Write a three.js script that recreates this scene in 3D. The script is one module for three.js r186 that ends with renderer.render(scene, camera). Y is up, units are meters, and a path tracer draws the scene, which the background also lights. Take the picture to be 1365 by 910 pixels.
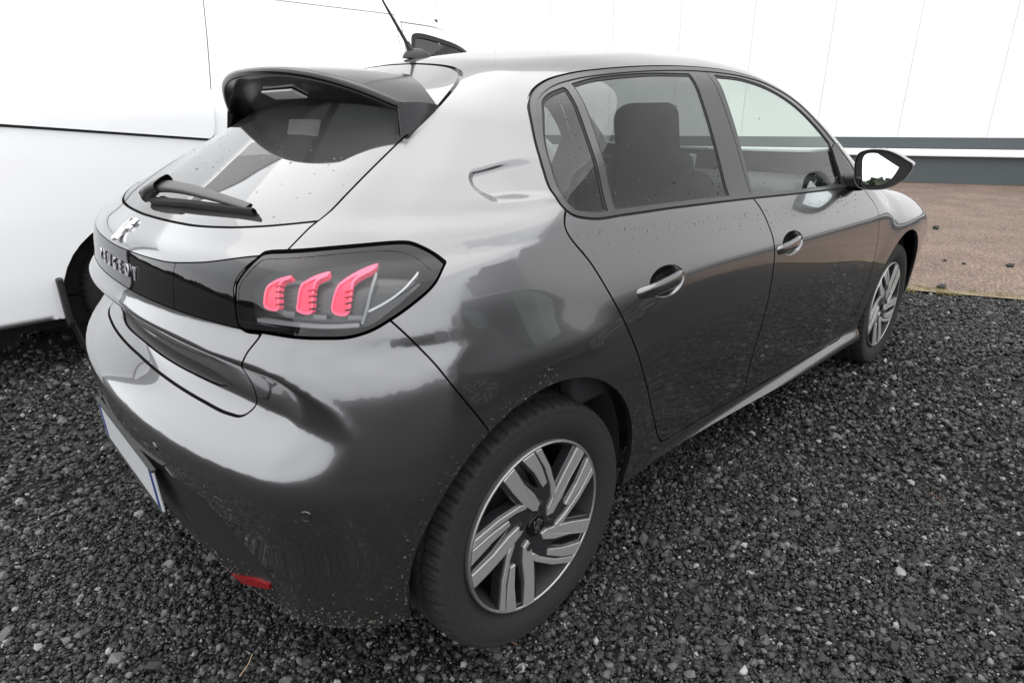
import * as THREE from 'three';
import { mergeGeometries } from 'three/addons/utils/BufferGeometryUtils.js';
import { FontLoader } from 'three/addons/loaders/FontLoader.js';
import { TextGeometry } from 'three/addons/geometries/TextGeometry.js';
import { RoundedBoxGeometry } from 'three/addons/geometries/RoundedBoxGeometry.js';

// ---------- camera, sky, sun, exposure ----------
const scene = new THREE.Scene();
const camera = new THREE.PerspectiveCamera(58.36, 1024 / 682, 0.05, 400);
{
  const yaw = -0.8034, pit = -0.3541, rol = -0.0063;
  camera.position.set(-0.876, 1.2159, 1.661);
  const d = new THREE.Vector3(Math.cos(pit) * Math.cos(yaw), Math.sin(pit), Math.cos(pit) * Math.sin(yaw));
  const r = d.clone().cross(new THREE.Vector3(0, 1, 0)).normalize(), u = r.clone().cross(d);
  const r2 = r.clone().multiplyScalar(Math.cos(rol)).addScaledVector(u, Math.sin(rol)), u2 = u.clone().multiplyScalar(Math.cos(rol)).addScaledVector(r, -Math.sin(rol));
  camera.quaternion.setFromRotationMatrix(new THREE.Matrix4().makeBasis(r2, u2, d.clone().negate()));
}
scene.add(camera);
const renderer = new THREE.WebGLRenderer({ antialias: true });
renderer.setSize(1024, 682);
renderer.toneMapping = THREE.LinearToneMapping;
renderer.toneMappingExposure = 2.55;
renderer.shadowMap.enabled = true;
{ // an even overcast: a little brighter overhead and towards the hidden sun, soft cloud mottling
  const W = 256, H = 128, a = new Float32Array(W * H * 4);
  for (let j = 0; j < H; j++) for (let i = 0; i < W; i++) {
    const el = ((j + 0.5) / H - 0.5) * Math.PI, az = (i + 0.5) / W * Math.PI * 2, up = Math.max(0, Math.sin(el));
    const cloud = 0.05 * Math.sin(az * 3 + 4 * up) * Math.sin(el * 7 + az) + 0.035 * Math.sin(az * 7 - 9 * up);
    const v = (0.95 + 0.15 * up) * (1 + cloud * Math.min(1, up * 4)), k = (j * W + i) * 4;
    a[k] = v * 0.985; a[k + 1] = v; a[k + 2] = v * 1.025; a[k + 3] = 1;
  }
  const sky = new THREE.DataTexture(a, W, H, THREE.RGBAFormat, THREE.FloatType);
  sky.mapping = THREE.EquirectangularReflectionMapping; sky.magFilter = THREE.LinearFilter; sky.minFilter = THREE.LinearFilter; sky.wrapS = THREE.RepeatWrapping; sky.needsUpdate = true;
  scene.background = sky; scene.environment = sky;
}
const sun = new THREE.DirectionalLight(0xfff6ea, 0.5);
sun.position.set(4, 14, -4); sun.castShadow = true; sun.shadow.radius = 170; sun.shadow.mapSize.set(2048, 2048);
Object.assign(sun.shadow.camera, { left: -12, right: 12, top: 12, bottom: -12, near: 1, far: 60 });
scene.add(sun, sun.target);

// ---------- naming ----------
const taken = {};
function numbered(n) { const k = taken[n] = (taken[n] ?? -1) + 1; return k ? `${n}_${String(k).padStart(3, '0')}` : n; }
function thing(name, label, category, group) {
  const o = new THREE.Group(); o.name = numbered(name); o.userData = { label, category }; if (group) o.userData.group = group;
  scene.add(o); return o;
}
function mesh(name, geo, mat, parent, kind) {
  const g = Array.isArray(geo) ? mergeGeometries(geo.map(q => { const c = q.index ? q.toNonIndexed() : q.clone(); for (const n of Object.keys(c.attributes)) if (n !== 'position' && n !== 'normal' && n !== 'uv') c.deleteAttribute(n); if (!c.attributes.uv) c.setAttribute('uv', new THREE.Float32BufferAttribute(new Float32Array(c.attributes.position.count * 2), 2)); return c; })) : geo;
  const m = new THREE.Mesh(g, mat); m.name = parent ? name : numbered(name); m.castShadow = m.receiveShadow = true;
  if (kind) m.userData.kind = kind;
  (parent || scene).add(m); return m;
}
let seed = 7;
const rnd = (a = 1, b) => { seed = (seed * 1664525 + 1013904223) >>> 0; const t = seed / 4294967296; return b === undefined ? t * a : a + (b - a) * t; };
const std = (r, g, b, rough, extra = {}) => { const m = new THREE.MeshPhysicalMaterial({ roughness: rough, side: THREE.DoubleSide, ...extra }); m.color.setRGB(r, g, b); return m; };
// ---------- materials ----------
function noiseTexture(n, f, srgb) {
  const d = new Uint8Array(n * n * 4);
  for (let j = 0; j < n; j++) for (let i = 0; i < n; i++) { const c = f(i / n, j / n), k = (j * n + i) * 4; d[k] = c[0]; d[k + 1] = c[1]; d[k + 2] = c[2]; d[k + 3] = 255; }
  const t = new THREE.DataTexture(d, n, n); t.magFilter = t.minFilter = THREE.LinearFilter; t.wrapS = t.wrapT = THREE.RepeatWrapping; if (srgb) t.colorSpace = THREE.SRGBColorSpace; t.needsUpdate = true; return t;
}
const M = {
  paint: std(0.135, 0.135, 0.138, 0.205, { metalness: 0.93, clearcoat: 1, clearcoatRoughness: 0.012 }),
  gloss: std(0.004, 0.004, 0.0045, 0.04, { specularIntensity: 0.7 }),
  satin: std(0.012, 0.012, 0.0125, 0.42),
  lip: std(0.004, 0.004, 0.0045, 0.13, { specularIntensity: 0.6 }),
  plastic: std(0.014, 0.014, 0.0145, 0.45),
  matt: std(0.012, 0.012, 0.012, 0.8),
  dark: std(0.006, 0.006, 0.006, 0.95),
  cloth: std(0.022, 0.022, 0.024, 0.9),
  liner: std(0.45, 0.44, 0.43, 0.9),
  chrome: std(0.75, 0.75, 0.76, 0.12, { metalness: 1 }),
  glass: std(0.80, 0.88, 0.84, 0.0, { transmission: 1, thickness: 0, ior: 1.52 }),
  tint: std(0.25, 0.262, 0.258, 0.0, { transmission: 1, thickness: 0, ior: 1.4 }),
  backGlass: std(0.13, 0.13, 0.127, 0.0, { transmission: 0.7, thickness: 0, ior: 2.15 }),
  lens: std(0.95, 0.95, 0.95, 0.0, { transmission: 1, thickness: 0, ior: 1.4 }),
  claw: std(0.85, 0.004, 0.06, 0.22),
  clawEdge: std(0.92, 0.06, 0.15, 0.2),
  red: std(0.17, 0.004, 0.006, 0.25),
  silver: std(0.55, 0.55, 0.56, 0.3, { metalness: 1 }),
  white: std(0.79, 0.795, 0.80, 0.25, { clearcoat: 0.7, clearcoatRoughness: 0.05 }),
};
// ---------- the body's shape: side, tail, top and nose surfaces, joined with rounded edges ----------
const clamp = (v, a = 0, b = 1) => v < a ? a : v > b ? b : v;
const lerp = (a, b, t) => a + (b - a) * t;
const sstep = (a, b, v) => { const t = clamp((v - a) / (b - a)); return t * t * (3 - 2 * t); };
function spline(...pts) {            // monotone cubic through [x, y] pairs
  const n = pts.length, X = pts.map(p => p[0]), Y = pts.map(p => p[1]), d = [], m = [];
  for (let i = 0; i < n - 1; i++) d.push((Y[i + 1] - Y[i]) / (X[i + 1] - X[i]));
  for (let i = 0; i < n; i++) m.push(i === 0 ? d[0] : i === n - 1 ? d[n - 2] : d[i - 1] * d[i] <= 0 ? 0 : 2 * d[i - 1] * d[i] / (d[i - 1] + d[i]));
  return x => {
    if (x <= X[0]) return Y[0] + m[0] * (x - X[0]);
    if (x >= X[n - 1]) return Y[n - 1] + m[n - 1] * (x - X[n - 1]);
    let i = 0; while (x > X[i + 1]) i++;
    const h = X[i + 1] - X[i], t = (x - X[i]) / h, t2 = t * t, t3 = t2 * t;
    return Y[i] * (2 * t3 - 3 * t2 + 1) + h * m[i] * (t3 - 2 * t2 + t) + Y[i + 1] * (3 * t2 - 2 * t3) + h * m[i + 1] * (t3 - t2);
  };
}
class Sheet {                        // cubic B-spline over samples of f(u, v): smooth value and slopes
  constructor(f, u0, u1, nu, v0, v1, nv) {
    Object.assign(this, { u0, v0, nu, nv, du: (u1 - u0) / (nu - 1), dv: (v1 - v0) / (nv - 1) });
    this.a = new Float64Array(nu * nv);
    for (let j = 0; j < nv; j++) for (let i = 0; i < nu; i++) this.a[j * nu + i] = f(u0 + i * this.du, v0 + j * this.dv);
    this.r = [0, 0, 0];
  }
  at(u, v) {
    const { nu, nv, a, r } = this;
    let s = (u - this.u0) / this.du, t = (v - this.v0) / this.dv;
    s = clamp(s, 1, nu - 3.001); t = clamp(t, 1, nv - 3.001);
    const i = s | 0, j = t | 0; s -= i; t -= j;
    const s2 = s * s, s3 = s2 * s, t2 = t * t, t3 = t2 * t;
    const b0 = (1 - 3 * s + 3 * s2 - s3) / 6, b1 = (4 - 6 * s2 + 3 * s3) / 6, b2 = (1 + 3 * s + 3 * s2 - 3 * s3) / 6, b3 = s3 / 6;
    const d0 = -(1 - 2 * s + s2) / 2, d1 = (-4 * s + 3 * s2) / 2, d2 = (1 + 2 * s - 3 * s2) / 2, d3 = s2 / 2;
    let q = 0, qu = 0, qv = 0, k = (j - 1) * nu + i - 1;
    for (let n = 0; n < 4; n++, k += nu) {
      const p0 = a[k], p1 = a[k + 1], p2 = a[k + 2], p3 = a[k + 3], w = b0 * p0 + b1 * p1 + b2 * p2 + b3 * p3;
      const c = n === 0 ? (1 - 3 * t + 3 * t2 - t3) / 6 : n === 1 ? (4 - 6 * t2 + 3 * t3) / 6 : n === 2 ? (1 + 3 * t + 3 * t2 - 3 * t3) / 6 : t3 / 6;
      q += c * w; qu += c * (d0 * p0 + d1 * p1 + d2 * p2 + d3 * p3);
      qv += w * (n === 0 ? -(1 - 2 * t + t2) / 2 : n === 1 ? (-4 * t + 3 * t2) / 2 : n === 2 ? (1 + 2 * t - 3 * t2) / 2 : t2 / 2);
    }
    r[0] = q; r[1] = qu / this.du; r[2] = qv / this.dv; return r;
  }
}
const WB = 2.54, WR = 0.306;         // wheelbase, wheel centre height
// side
const beltY = spline([-0.7, 1.05], [0, 1.012], [0.2, 1.0], [1.08, 0.962], [1.93, 0.94], [2.5, 0.92], [3.4, 0.85]);
const halfW = spline([-0.75, 0.775], [-0.6, 0.815], [-0.4, 0.851], [-0.2, 0.868], [0, 0.873], [0.3, 0.868], [0.9, 0.862], [1.6, 0.864], [2.2, 0.868], [2.54, 0.872], [2.9, 0.86], [3.2, 0.815], [3.4, 0.72]);
const inDoor = spline([0.1, 0.08], [0.16, 0.055], [0.2, 0.026], [0.228, 0.02], [0.25, 0.036], [0.275, 0.048], [0.33, 0.036], [0.45, 0.018], [0.58, 0.004], [0.68, 0], [0.8, 0.003], [0.86, 0.013], [0.92, 0.036], [1, 0.07]);
const inRear = spline([0.1, 0.12], [0.2, 0.06], [0.3, 0.035], [0.45, 0.014], [0.58, 0.003], [0.66, 0], [0.74, 0.006], [0.79, 0.016], [0.834, 0.027], [0.88, 0.039], [0.913, 0.0485], [0.945, 0.059], [1, 0.080]);
function sideW(x, y) {
  const yb = beltY(x), s = y < 0.65 ? y : 0.65 + (y - 0.65) / (yb - 0.65) * 0.35;
  const k = sstep(0.75, 0.1, x), kf = sstep(2.0, 2.6, x);
  const inn = q => lerp(inDoor(q), inRear(q), Math.max(k, kf));
  let w = halfW(x) - inn(Math.min(s, 1));
  if (s > 1) { const d = y - yb; w -= (0.44 + 0.10 * sstep(0.2, -0.6, x) - 0.05 * sstep(1, 1.6, x)) * d + 0.34 * d * d + 0.05 * (1 - Math.exp(-d / 0.03)) * 0.3; }
  for (const cx of [0, WB]) {
    const r = Math.hypot(x - cx, (y - WR));
    w += 0.010 * sstep(0.54, 0.37, r);
  }
  return w;
}
// tail: centre-line profile, plan crown, and the scoop between bumper ledge and tailgate
const tailX = spline([0.1, -0.53], [0.2, -0.572], [0.3, -0.600], [0.42, -0.620], [0.52, -0.640], [0.575, -0.645], [0.62, -0.638], [0.7, -0.618], [0.8, -0.597], [0.85, -0.572], [0.9, -0.566], [0.935, -0.559], [0.962, -0.542], [0.985, -0.508], [1.02, -0.462], [1.05, -0.41], [1.1, -0.315], [1.18, -0.165], [1.27, -0.01], [1.45, 0.28]);
const crownB = spline([0.1, 0.10], [0.4, 0.15], [0.6, 0.17], [0.8, 0.19], [0.95, 0.22], [1.05, 0.27], [1.4, 0.27]);
const scoopIn = (y, z) => { const r = 0.10, u = (z - 0.795) * 0.6 + r, v = y - (0.812 - r - 0.05 * z * z); return -(u > 0 && v > 0 ? Math.hypot(u, v) - r : Math.max(u, v) - r); };
function scoop(y, z) {               // a hollow with a crease along its top and outer end, rising to the bumper ledge below
  const d = scoopIn(y, z);
  if (d <= 0) return 0;
  const q = clamp(d / 0.14), ramp = q * (2 - q);
  return 0.086 * ramp * sstep(0.585 + 0.03 * z * z, 0.70, y) * (1 - 0.35 * sstep(0.45, 0.8, z));
}
function tailS(y, z) {
  z = Math.abs(z);
  return tailX(y) + crownB(y) * (z * z + 0.55 * z * z * z * z) + scoop(y, z);
}
// top line: nose, bonnet, windscreen, roof
const topY = spline([-0.8, 1.12], [-0.3, 1.30], [-0.1, 1.352], [0.1, 1.342], [0.3, 1.376], [0.6, 1.414], [0.9, 1.432], [1.15, 1.434], [1.4, 1.422], [1.6, 1.391], [1.8, 1.33], [2.1, 1.175], [2.3, 1.05], [2.42, 0.985], [2.6, 0.955], [2.9, 0.91], [3.15, 0.83], [3.3, 0.73], [3.42, 0.60]);
const noseX = spline([0.1, 3.2], [0.25, 3.32], [0.45, 3.37], [0.6, 3.36], [0.75, 3.30], [0.9, 3.2]);
const SW = new Sheet(sideW, -0.9, 3.6, 181, 0, 1.6, 81);
const TS = new Sheet(tailS, 0, 1.6, 161, -1.05, 1.05, 211);
const TY = new Sheet((x, z) => topY(x + 0.10 * z * z * sstep(1.3, 2.2, x)) - (0.17 - 0.04 * sstep(2.2, 2.5, x)) * z * z * (1 + 0.4 * z * z), -0.9, 3.6, 181, -1.05, 1.05, 85);
function round2(a, b, r) {           // intersection with a fillet
  const u = a + r, v = b + r;
  if (u <= 0 || v <= 0) return Math.max(a, b);
  return Math.sqrt(u * u + v * v) - r;
}
const cornerR = spline([0.1, 0.12], [0.5, 0.16], [0.75, 0.15], [0.92, 0.14], [1.05, 0.2], [1.2, 0.25], [1.4, 0.25]);
// hollows pressed into the panels: the pillar's air-blade notch and the cups behind the door handles
const cups = [[0.455, 0.820, 0.076, 0.038, 0.020], [1.21, 0.811, 0.082, 0.038, 0.020]];
const notch = (x, y) => {             // distance inside the notch's outline
  const yt = 1.128 - 0.02 * sstep(0.12, -0.06, x), yb = 1.048, c = (yt + yb) / 2, h = (yt - yb) / 2, r = 0.034;
  const u = -(x + 0.043 - r), v = Math.abs(y - c) - (h - r);
  return -(u > 0 && v > 0 ? Math.hypot(u, v) - r : Math.max(u, v) - r);
};
function hollow(x, y, z) {
  let d = 0;
  if (z > 0.5 && y > 0.74 && y < 0.88) for (const [cx, cy, a, b, dep] of cups) {
    const q = Math.hypot((x - cx) / a, (y - cy) / b);
    if (q < 1) { const k = clamp((1 - q) / 0.75); d = dep * k * (2 - k); }
  }
  if (Math.abs(z) > 0.55 && x > -0.1 && x < 0.2 && y > 1.0 && y < 1.16) {
    const k = notch(x, y);
    if (k > 0) d = 0.015 * sstep(-0.002, 0.018, k) * sstep(0.18, 0.04, x);
  }
  return d;
}
const table = (f, a, b, n) => { const t = new Float64Array(n + 2); for (let i = 0; i < n + 2; i++) t[i] = f(a + (b - a) * i / n); const k = n / (b - a); return v => { const q = clamp((v - a) * k, 0, n), i = q | 0; return t[i] + (t[i + 1] - t[i]) * (q - i); }; };
const cornerT = table(cornerR, 0, 1.6, 3200), noseT = table(noseX, 0, 1.6, 3200);
function bodyF(x, y, z) {
  const az = Math.abs(z);
  let q = SW.at(x, y); const fs = (az - q[0]) / Math.sqrt(1 + q[1] * q[1] + q[2] * q[2]);
  let f = fs;
  if (x < 1.2) { q = TS.at(y, z); const ft = (q[0] - x) / Math.sqrt(1 + q[1] * q[1] + q[2] * q[2]); f = round2(f, ft, cornerT(y)); }
  else if (x > 2.6) { const fn = (x - noseT(y) + 0.2 * z * z) ; f = round2(f, fn, 0.12); }
  q = TY.at(x, z); const fy = (y - q[0]) / Math.sqrt(1 + q[1] * q[1] + q[2] * q[2]);
  f = round2(f, fy, 0.075);
  return Math.max(f + hollow(x, y, z), 0.17 - y);
}
function bodyN(x, y, z, o = [0, 0, 0]) {
  const e = 5e-4;
  let a = bodyF(x + e, y, z) - bodyF(x - e, y, z), b = bodyF(x, y + e, z) - bodyF(x, y - e, z), c = bodyF(x, y, z + e) - bodyF(x, y, z - e);
  const l = Math.hypot(a, b, c) || 1; o[0] = a / l; o[1] = b / l; o[2] = c / l; o[3] = l / (2 * e); return o;
}
// ---------- meshing: a net over the zero of a field, refined and cut along outlines ----------
function surfaceNet(F, lo, hi, h) {
  const n = lo.map((v, i) => Math.ceil((hi[i] - v) / h) + 1), B = 8;
  const cells = new Map(), key = (i, j, k) => (k * n[1] + j) * n[0] + i, R = B + 1, box = new Float64Array(R * R * R);
  const pos = [], edges = [];
  const C = [[0, 0, 0], [1, 0, 0], [0, 1, 0], [1, 1, 0], [0, 0, 1], [1, 0, 1], [0, 1, 1], [1, 1, 1]];
  const E = [[0, 1], [2, 3], [4, 5], [6, 7], [0, 2], [1, 3], [4, 6], [5, 7], [0, 4], [1, 5], [2, 6], [3, 7]];
  const v = new Float64Array(8);
  for (let bk = 0; bk < n[2] - 1; bk += B) for (let bj = 0; bj < n[1] - 1; bj += B) for (let bi = 0; bi < n[0] - 1; bi += B) {
    if (Math.abs(F(lo[0] + (bi + B / 2) * h, lo[1] + (bj + B / 2) * h, lo[2] + (bk + B / 2) * h)) > B * h * 1.15 + 0.03) continue;
    for (let k = 0, q = 0; k < R; k++) for (let j = 0; j < R; j++) for (let i = 0; i < R; i++) box[q++] = F(lo[0] + (bi + i) * h, lo[1] + (bj + j) * h, lo[2] + (bk + k) * h);
    for (let k = bk; k < Math.min(bk + B, n[2] - 1); k++) for (let j = bj; j < Math.min(bj + B, n[1] - 1); j++) for (let i = bi; i < Math.min(bi + B, n[0] - 1); i++) {
      let m = 0;
      for (let c = 0; c < 8; c++) { v[c] = box[((k - bk + C[c][2]) * R + j - bj + C[c][1]) * R + i - bi + C[c][0]]; if (v[c] < 0) m |= 1 << c; }
      if (m === 0 || m === 255) continue;
      let x = 0, y = 0, z = 0, q = 0;
      for (const [a, b] of E) if ((v[a] < 0) !== (v[b] < 0)) {
        const t = v[a] / (v[a] - v[b]); q++;
        x += lerp(C[a][0], C[b][0], t); y += lerp(C[a][1], C[b][1], t); z += lerp(C[a][2], C[b][2], t);
      }
      cells.set(key(i, j, k), pos.length / 3);
      pos.push(lo[0] + (i + x / q) * h, lo[1] + (j + y / q) * h, lo[2] + (k + z / q) * h);
      const s = v[0] < 0;
      if (s !== v[1] < 0) edges.push([0, i, j, k, s]);
      if (s !== v[2] < 0) edges.push([1, i, j, k, s]);
      if (s !== v[4] < 0) edges.push([2, i, j, k, s]);
    }
  }
  const index = [];
  for (const [ax, i, j, k, s] of edges) {
    const g = (di, dj, dk) => cells.get(key(i - di, j - dj, k - dk));
    const q = ax === 0 ? [g(0, 0, 0), g(0, 1, 0), g(0, 1, 1), g(0, 0, 1)] : ax === 1 ? [g(0, 0, 0), g(0, 0, 1), g(1, 0, 1), g(1, 0, 0)] : [g(0, 0, 0), g(1, 0, 0), g(1, 1, 0), g(0, 1, 0)];
    if (q.some(a => a === undefined)) continue;
    const [a, b, c, d] = s ? q : [q[3], q[2], q[1], q[0]];
    index.push(a, b, c, a, c, d);
  }
  return { pos, index };
}
function onto(F, p, level = 0, steps = 3) {       // pull a point onto F = level
  const e = 6e-4;
  for (let s = 0; s < steps; s++) {
    const [x, y, z] = p, f = F(x, y, z) - level;
    const a = (F(x + e, y, z) - F(x - e, y, z)) / (2 * e), b = (F(x, y + e, z) - F(x, y - e, z)) / (2 * e), c = (F(x, y, z + e) - F(x, y, z - e)) / (2 * e);
    const l = Math.max(a * a + b * b + c * c, 0.2);
    p[0] -= f * a / l; p[1] -= f * b / l; p[2] -= f * c / l;
  }
  return p;
}
// a skin: shared vertices v (flat x, y, z) and triangles t
class Skin {
  constructor(v = [], t = []) { this.v = v; this.t = t; }
  field(g) { const n = this.v.length / 3, o = new Float64Array(n).fill(NaN); for (const i of this.t) if (o[i] !== o[i]) o[i] = g(this.v[3 * i], this.v[3 * i + 1], this.v[3 * i + 2]); return o; }
  refine(g, F, least, passes = 3, level = 0) {     // halve the edges that lie close to g = 0
    for (let p = 0; p < passes; p++) {
      const G = this.field(g), v = this.v, t = this.t, mids = new Map(), out = [];
      const mid = (a, b) => {
        const k = a < b ? a * 4194304 + b : b * 4194304 + a;
        let m = mids.get(k);
        if (m === undefined) {
          m = -1;
          const l = Math.hypot(v[3 * a] - v[3 * b], v[3 * a + 1] - v[3 * b + 1], v[3 * a + 2] - v[3 * b + 2]);
          if (l > least && Math.min(Math.abs(G[a]), Math.abs(G[b])) < l * 1.2) {
            const q = [(v[3 * a] + v[3 * b]) / 2, (v[3 * a + 1] + v[3 * b + 1]) / 2, (v[3 * a + 2] + v[3 * b + 2]) / 2];
            if (F) onto(F, q, level, 1);
            m = v.length / 3; v.push(...q);
          }
          mids.set(k, m);
        }
        return m;
      };
      for (let i = 0; i < t.length; i += 3) {
        let [a, b, c] = [t[i], t[i + 1], t[i + 2]], x = mid(a, b), y = mid(b, c), z = mid(c, a);
        const n = (x >= 0) + (y >= 0) + (z >= 0);
        if (!n) { out.push(a, b, c); continue; }
        if (n === 3) { out.push(a, x, z, x, b, y, z, y, c, x, y, z); continue; }
        while (x < 0 || (n === 2 && y < 0)) { [a, b, c] = [b, c, a]; [x, y, z] = [y, z, x]; }
        if (n === 1) out.push(a, x, c, x, b, c);
        else out.push(x, b, y, a, x, y, a, y, c);
      }
      this.t = out;
      if (!mids.size) break;
    }
    return this;
  }
  split(g) {                                        // [g < 0, g >= 0]
    const G = this.field(g), v = this.v, cut = new Map(), A = [], B = [];
    for (let i = 0; i < G.length; i++) if (Math.abs(G[i]) < 1e-7) G[i] = 1e-7;
    const at = (a, b) => {
      const k = a < b ? a * 4194304 + b : b * 4194304 + a;
      let m = cut.get(k);
      if (m === undefined) {
        if (a > b) [a, b] = [b, a];
        const s = G[a] / (G[a] - G[b]);
        m = v.length / 3; v.push(lerp(v[3 * a], v[3 * b], s), lerp(v[3 * a + 1], v[3 * b + 1], s), lerp(v[3 * a + 2], v[3 * b + 2], s));
        cut.set(k, m);
      }
      return m;
    };
    for (let i = 0; i < this.t.length; i += 3) {
      let [a, b, c] = [this.t[i], this.t[i + 1], this.t[i + 2]];
      const n = (G[a] < 0) + (G[b] < 0) + (G[c] < 0);
      if (n === 3) { A.push(a, b, c); continue; }
      if (n === 0) { B.push(a, b, c); continue; }
      const one = n === 1, lone = q => (G[q] < 0) === one;
      while (!lone(a)) [a, b, c] = [b, c, a];
      const x = at(a, b), z = at(a, c);
      (one ? A : B).push(a, x, z); (one ? B : A).push(x, b, c, x, c, z);
    }
    return [new Skin(v, A), new Skin(v, B)];
  }
  geometry(F = bodyF, level = 0, sink = 0, rim = 0) {  // normals come from the field; rim folds the open edges inward by so much
    const map = new Map(), P = [], N = [], I = [], o = [0, 0, 0, 0], e = 8e-4, v = this.v, edge = new Map();
    for (const q of this.t) {
      let m = map.get(q);
      if (m === undefined) {
        m = P.length / 3; map.set(q, m);
        const x = v[3 * q], y = v[3 * q + 1], z = v[3 * q + 2];
        const a = F(x + e, y, z) - F(x - e, y, z), b = F(x, y + e, z) - F(x, y - e, z), c = F(x, y, z + e) - F(x, y, z - e), l = Math.hypot(a, b, c) || 1;
        N.push(a / l, b / l, c / l); P.push(x - sink * a / l, y - sink * b / l, z - sink * c / l);
      }
      I.push(m);
    }
    if (rim) {
      for (let i = 0; i < I.length; i += 3) for (const [a, b] of [[I[i], I[i + 1]], [I[i + 1], I[i + 2]], [I[i + 2], I[i]]]) {
        const k = a < b ? a + '_' + b : b + '_' + a; edge.has(k) ? edge.set(k, null) : edge.set(k, [a, b]);
      }
      for (const ab of edge.values()) if (ab) {
        const [a, b] = ab, s = P.length / 3;
        const d = [P[3 * b] - P[3 * a], P[3 * b + 1] - P[3 * a + 1], P[3 * b + 2] - P[3 * a + 2]], n = [N[3 * a], N[3 * a + 1], N[3 * a + 2]];
        const c = [d[1] * n[2] - d[2] * n[1], d[2] * n[0] - d[0] * n[2], d[0] * n[1] - d[1] * n[0]], l = Math.hypot(...c) || 1;
        for (const q of [a, b]) for (const k of [0, rim]) { P.push(P[3 * q] - k * N[3 * q], P[3 * q + 1] - k * N[3 * q + 1], P[3 * q + 2] - k * N[3 * q + 2]); N.push(c[0] / l, c[1] / l, c[2] / l); }
        I.push(s, s + 1, s + 3, s, s + 3, s + 2);
      }
    }
    const g = new THREE.BufferGeometry();
    g.setAttribute('position', new THREE.Float32BufferAttribute(P, 3)); g.setAttribute('normal', new THREE.Float32BufferAttribute(N, 3)); g.setIndex(I);
    return g;
  }
}
// outlines
function smooth(pts, closed = true, per = 8) {      // Catmull-Rom through the points; a point given as [x, y, 1] stays a corner
  const n = pts.length, out = [];
  for (let i = 0; i < (closed ? n : n - 1); i++) {
    const g = k => pts[closed ? (k + n) % n : clamp(k, 0, n - 1)];
    const b = g(i), c = g(i + 1), a = b[2] ? [2 * b[0] - c[0], 2 * b[1] - c[1]] : g(i - 1), d = c[2] ? [2 * c[0] - b[0], 2 * c[1] - b[1]] : g(i + 2);
    const L = (p, q) => Math.pow(Math.hypot(p[0] - q[0], p[1] - q[1]) + 1e-6, 0.5);
    const t0 = 0, t1 = L(a, b), t2 = t1 + L(b, c), t3 = t2 + L(c, d);
    for (let s = 0; s < per; s++) {
      const t = lerp(t1, t2, s / per), w = (p, q, u, z) => [lerp(p[0], q[0], (t - u) / (z - u)), lerp(p[1], q[1], (t - u) / (z - u))];
      const A1 = w(a, b, t0, t1), A2 = w(b, c, t1, t2), A3 = w(c, d, t2, t3), B1 = w(A1, A2, t0, t2), B2 = w(A2, A3, t1, t3);
      out.push(w(B1, B2, t1, t2));
    }
  }
  if (!closed) out.push(pts[n - 1].slice(0, 2));
  return out;
}
function outline(pts) {                             // signed distance to a closed outline, below 0 inside
  const n = pts.length, lo = [1e9, 1e9], hi = [-1e9, -1e9];
  for (const p of pts) for (const k of [0, 1]) { lo[k] = Math.min(lo[k], p[k]); hi[k] = Math.max(hi[k], p[k]); }
  const f = (x, y) => {
    const dx = Math.max(lo[0] - x, x - hi[0], 0), dy = Math.max(lo[1] - y, y - hi[1], 0);
    if (dx > 0.06 || dy > 0.06) return Math.hypot(dx, dy);
    let best = 1e9, inside = false;
    for (let i = 0, j = n - 1; i < n; j = i++) {
      const a = pts[i], b = pts[j], ex = b[0] - a[0], ey = b[1] - a[1], wx = x - a[0], wy = y - a[1];
      const t = clamp((wx * ex + wy * ey) / (ex * ex + ey * ey || 1)), qx = wx - ex * t, qy = wy - ey * t, d = qx * qx + qy * qy;
      if (d < best) best = d;
      if ((a[1] > y) !== (b[1] > y) && x < a[0] + ex * (y - a[1]) / ey) inside = !inside;
    }
    return inside ? -Math.sqrt(best) : Math.sqrt(best);
  };
  f.pts = pts; return f;
}
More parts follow.
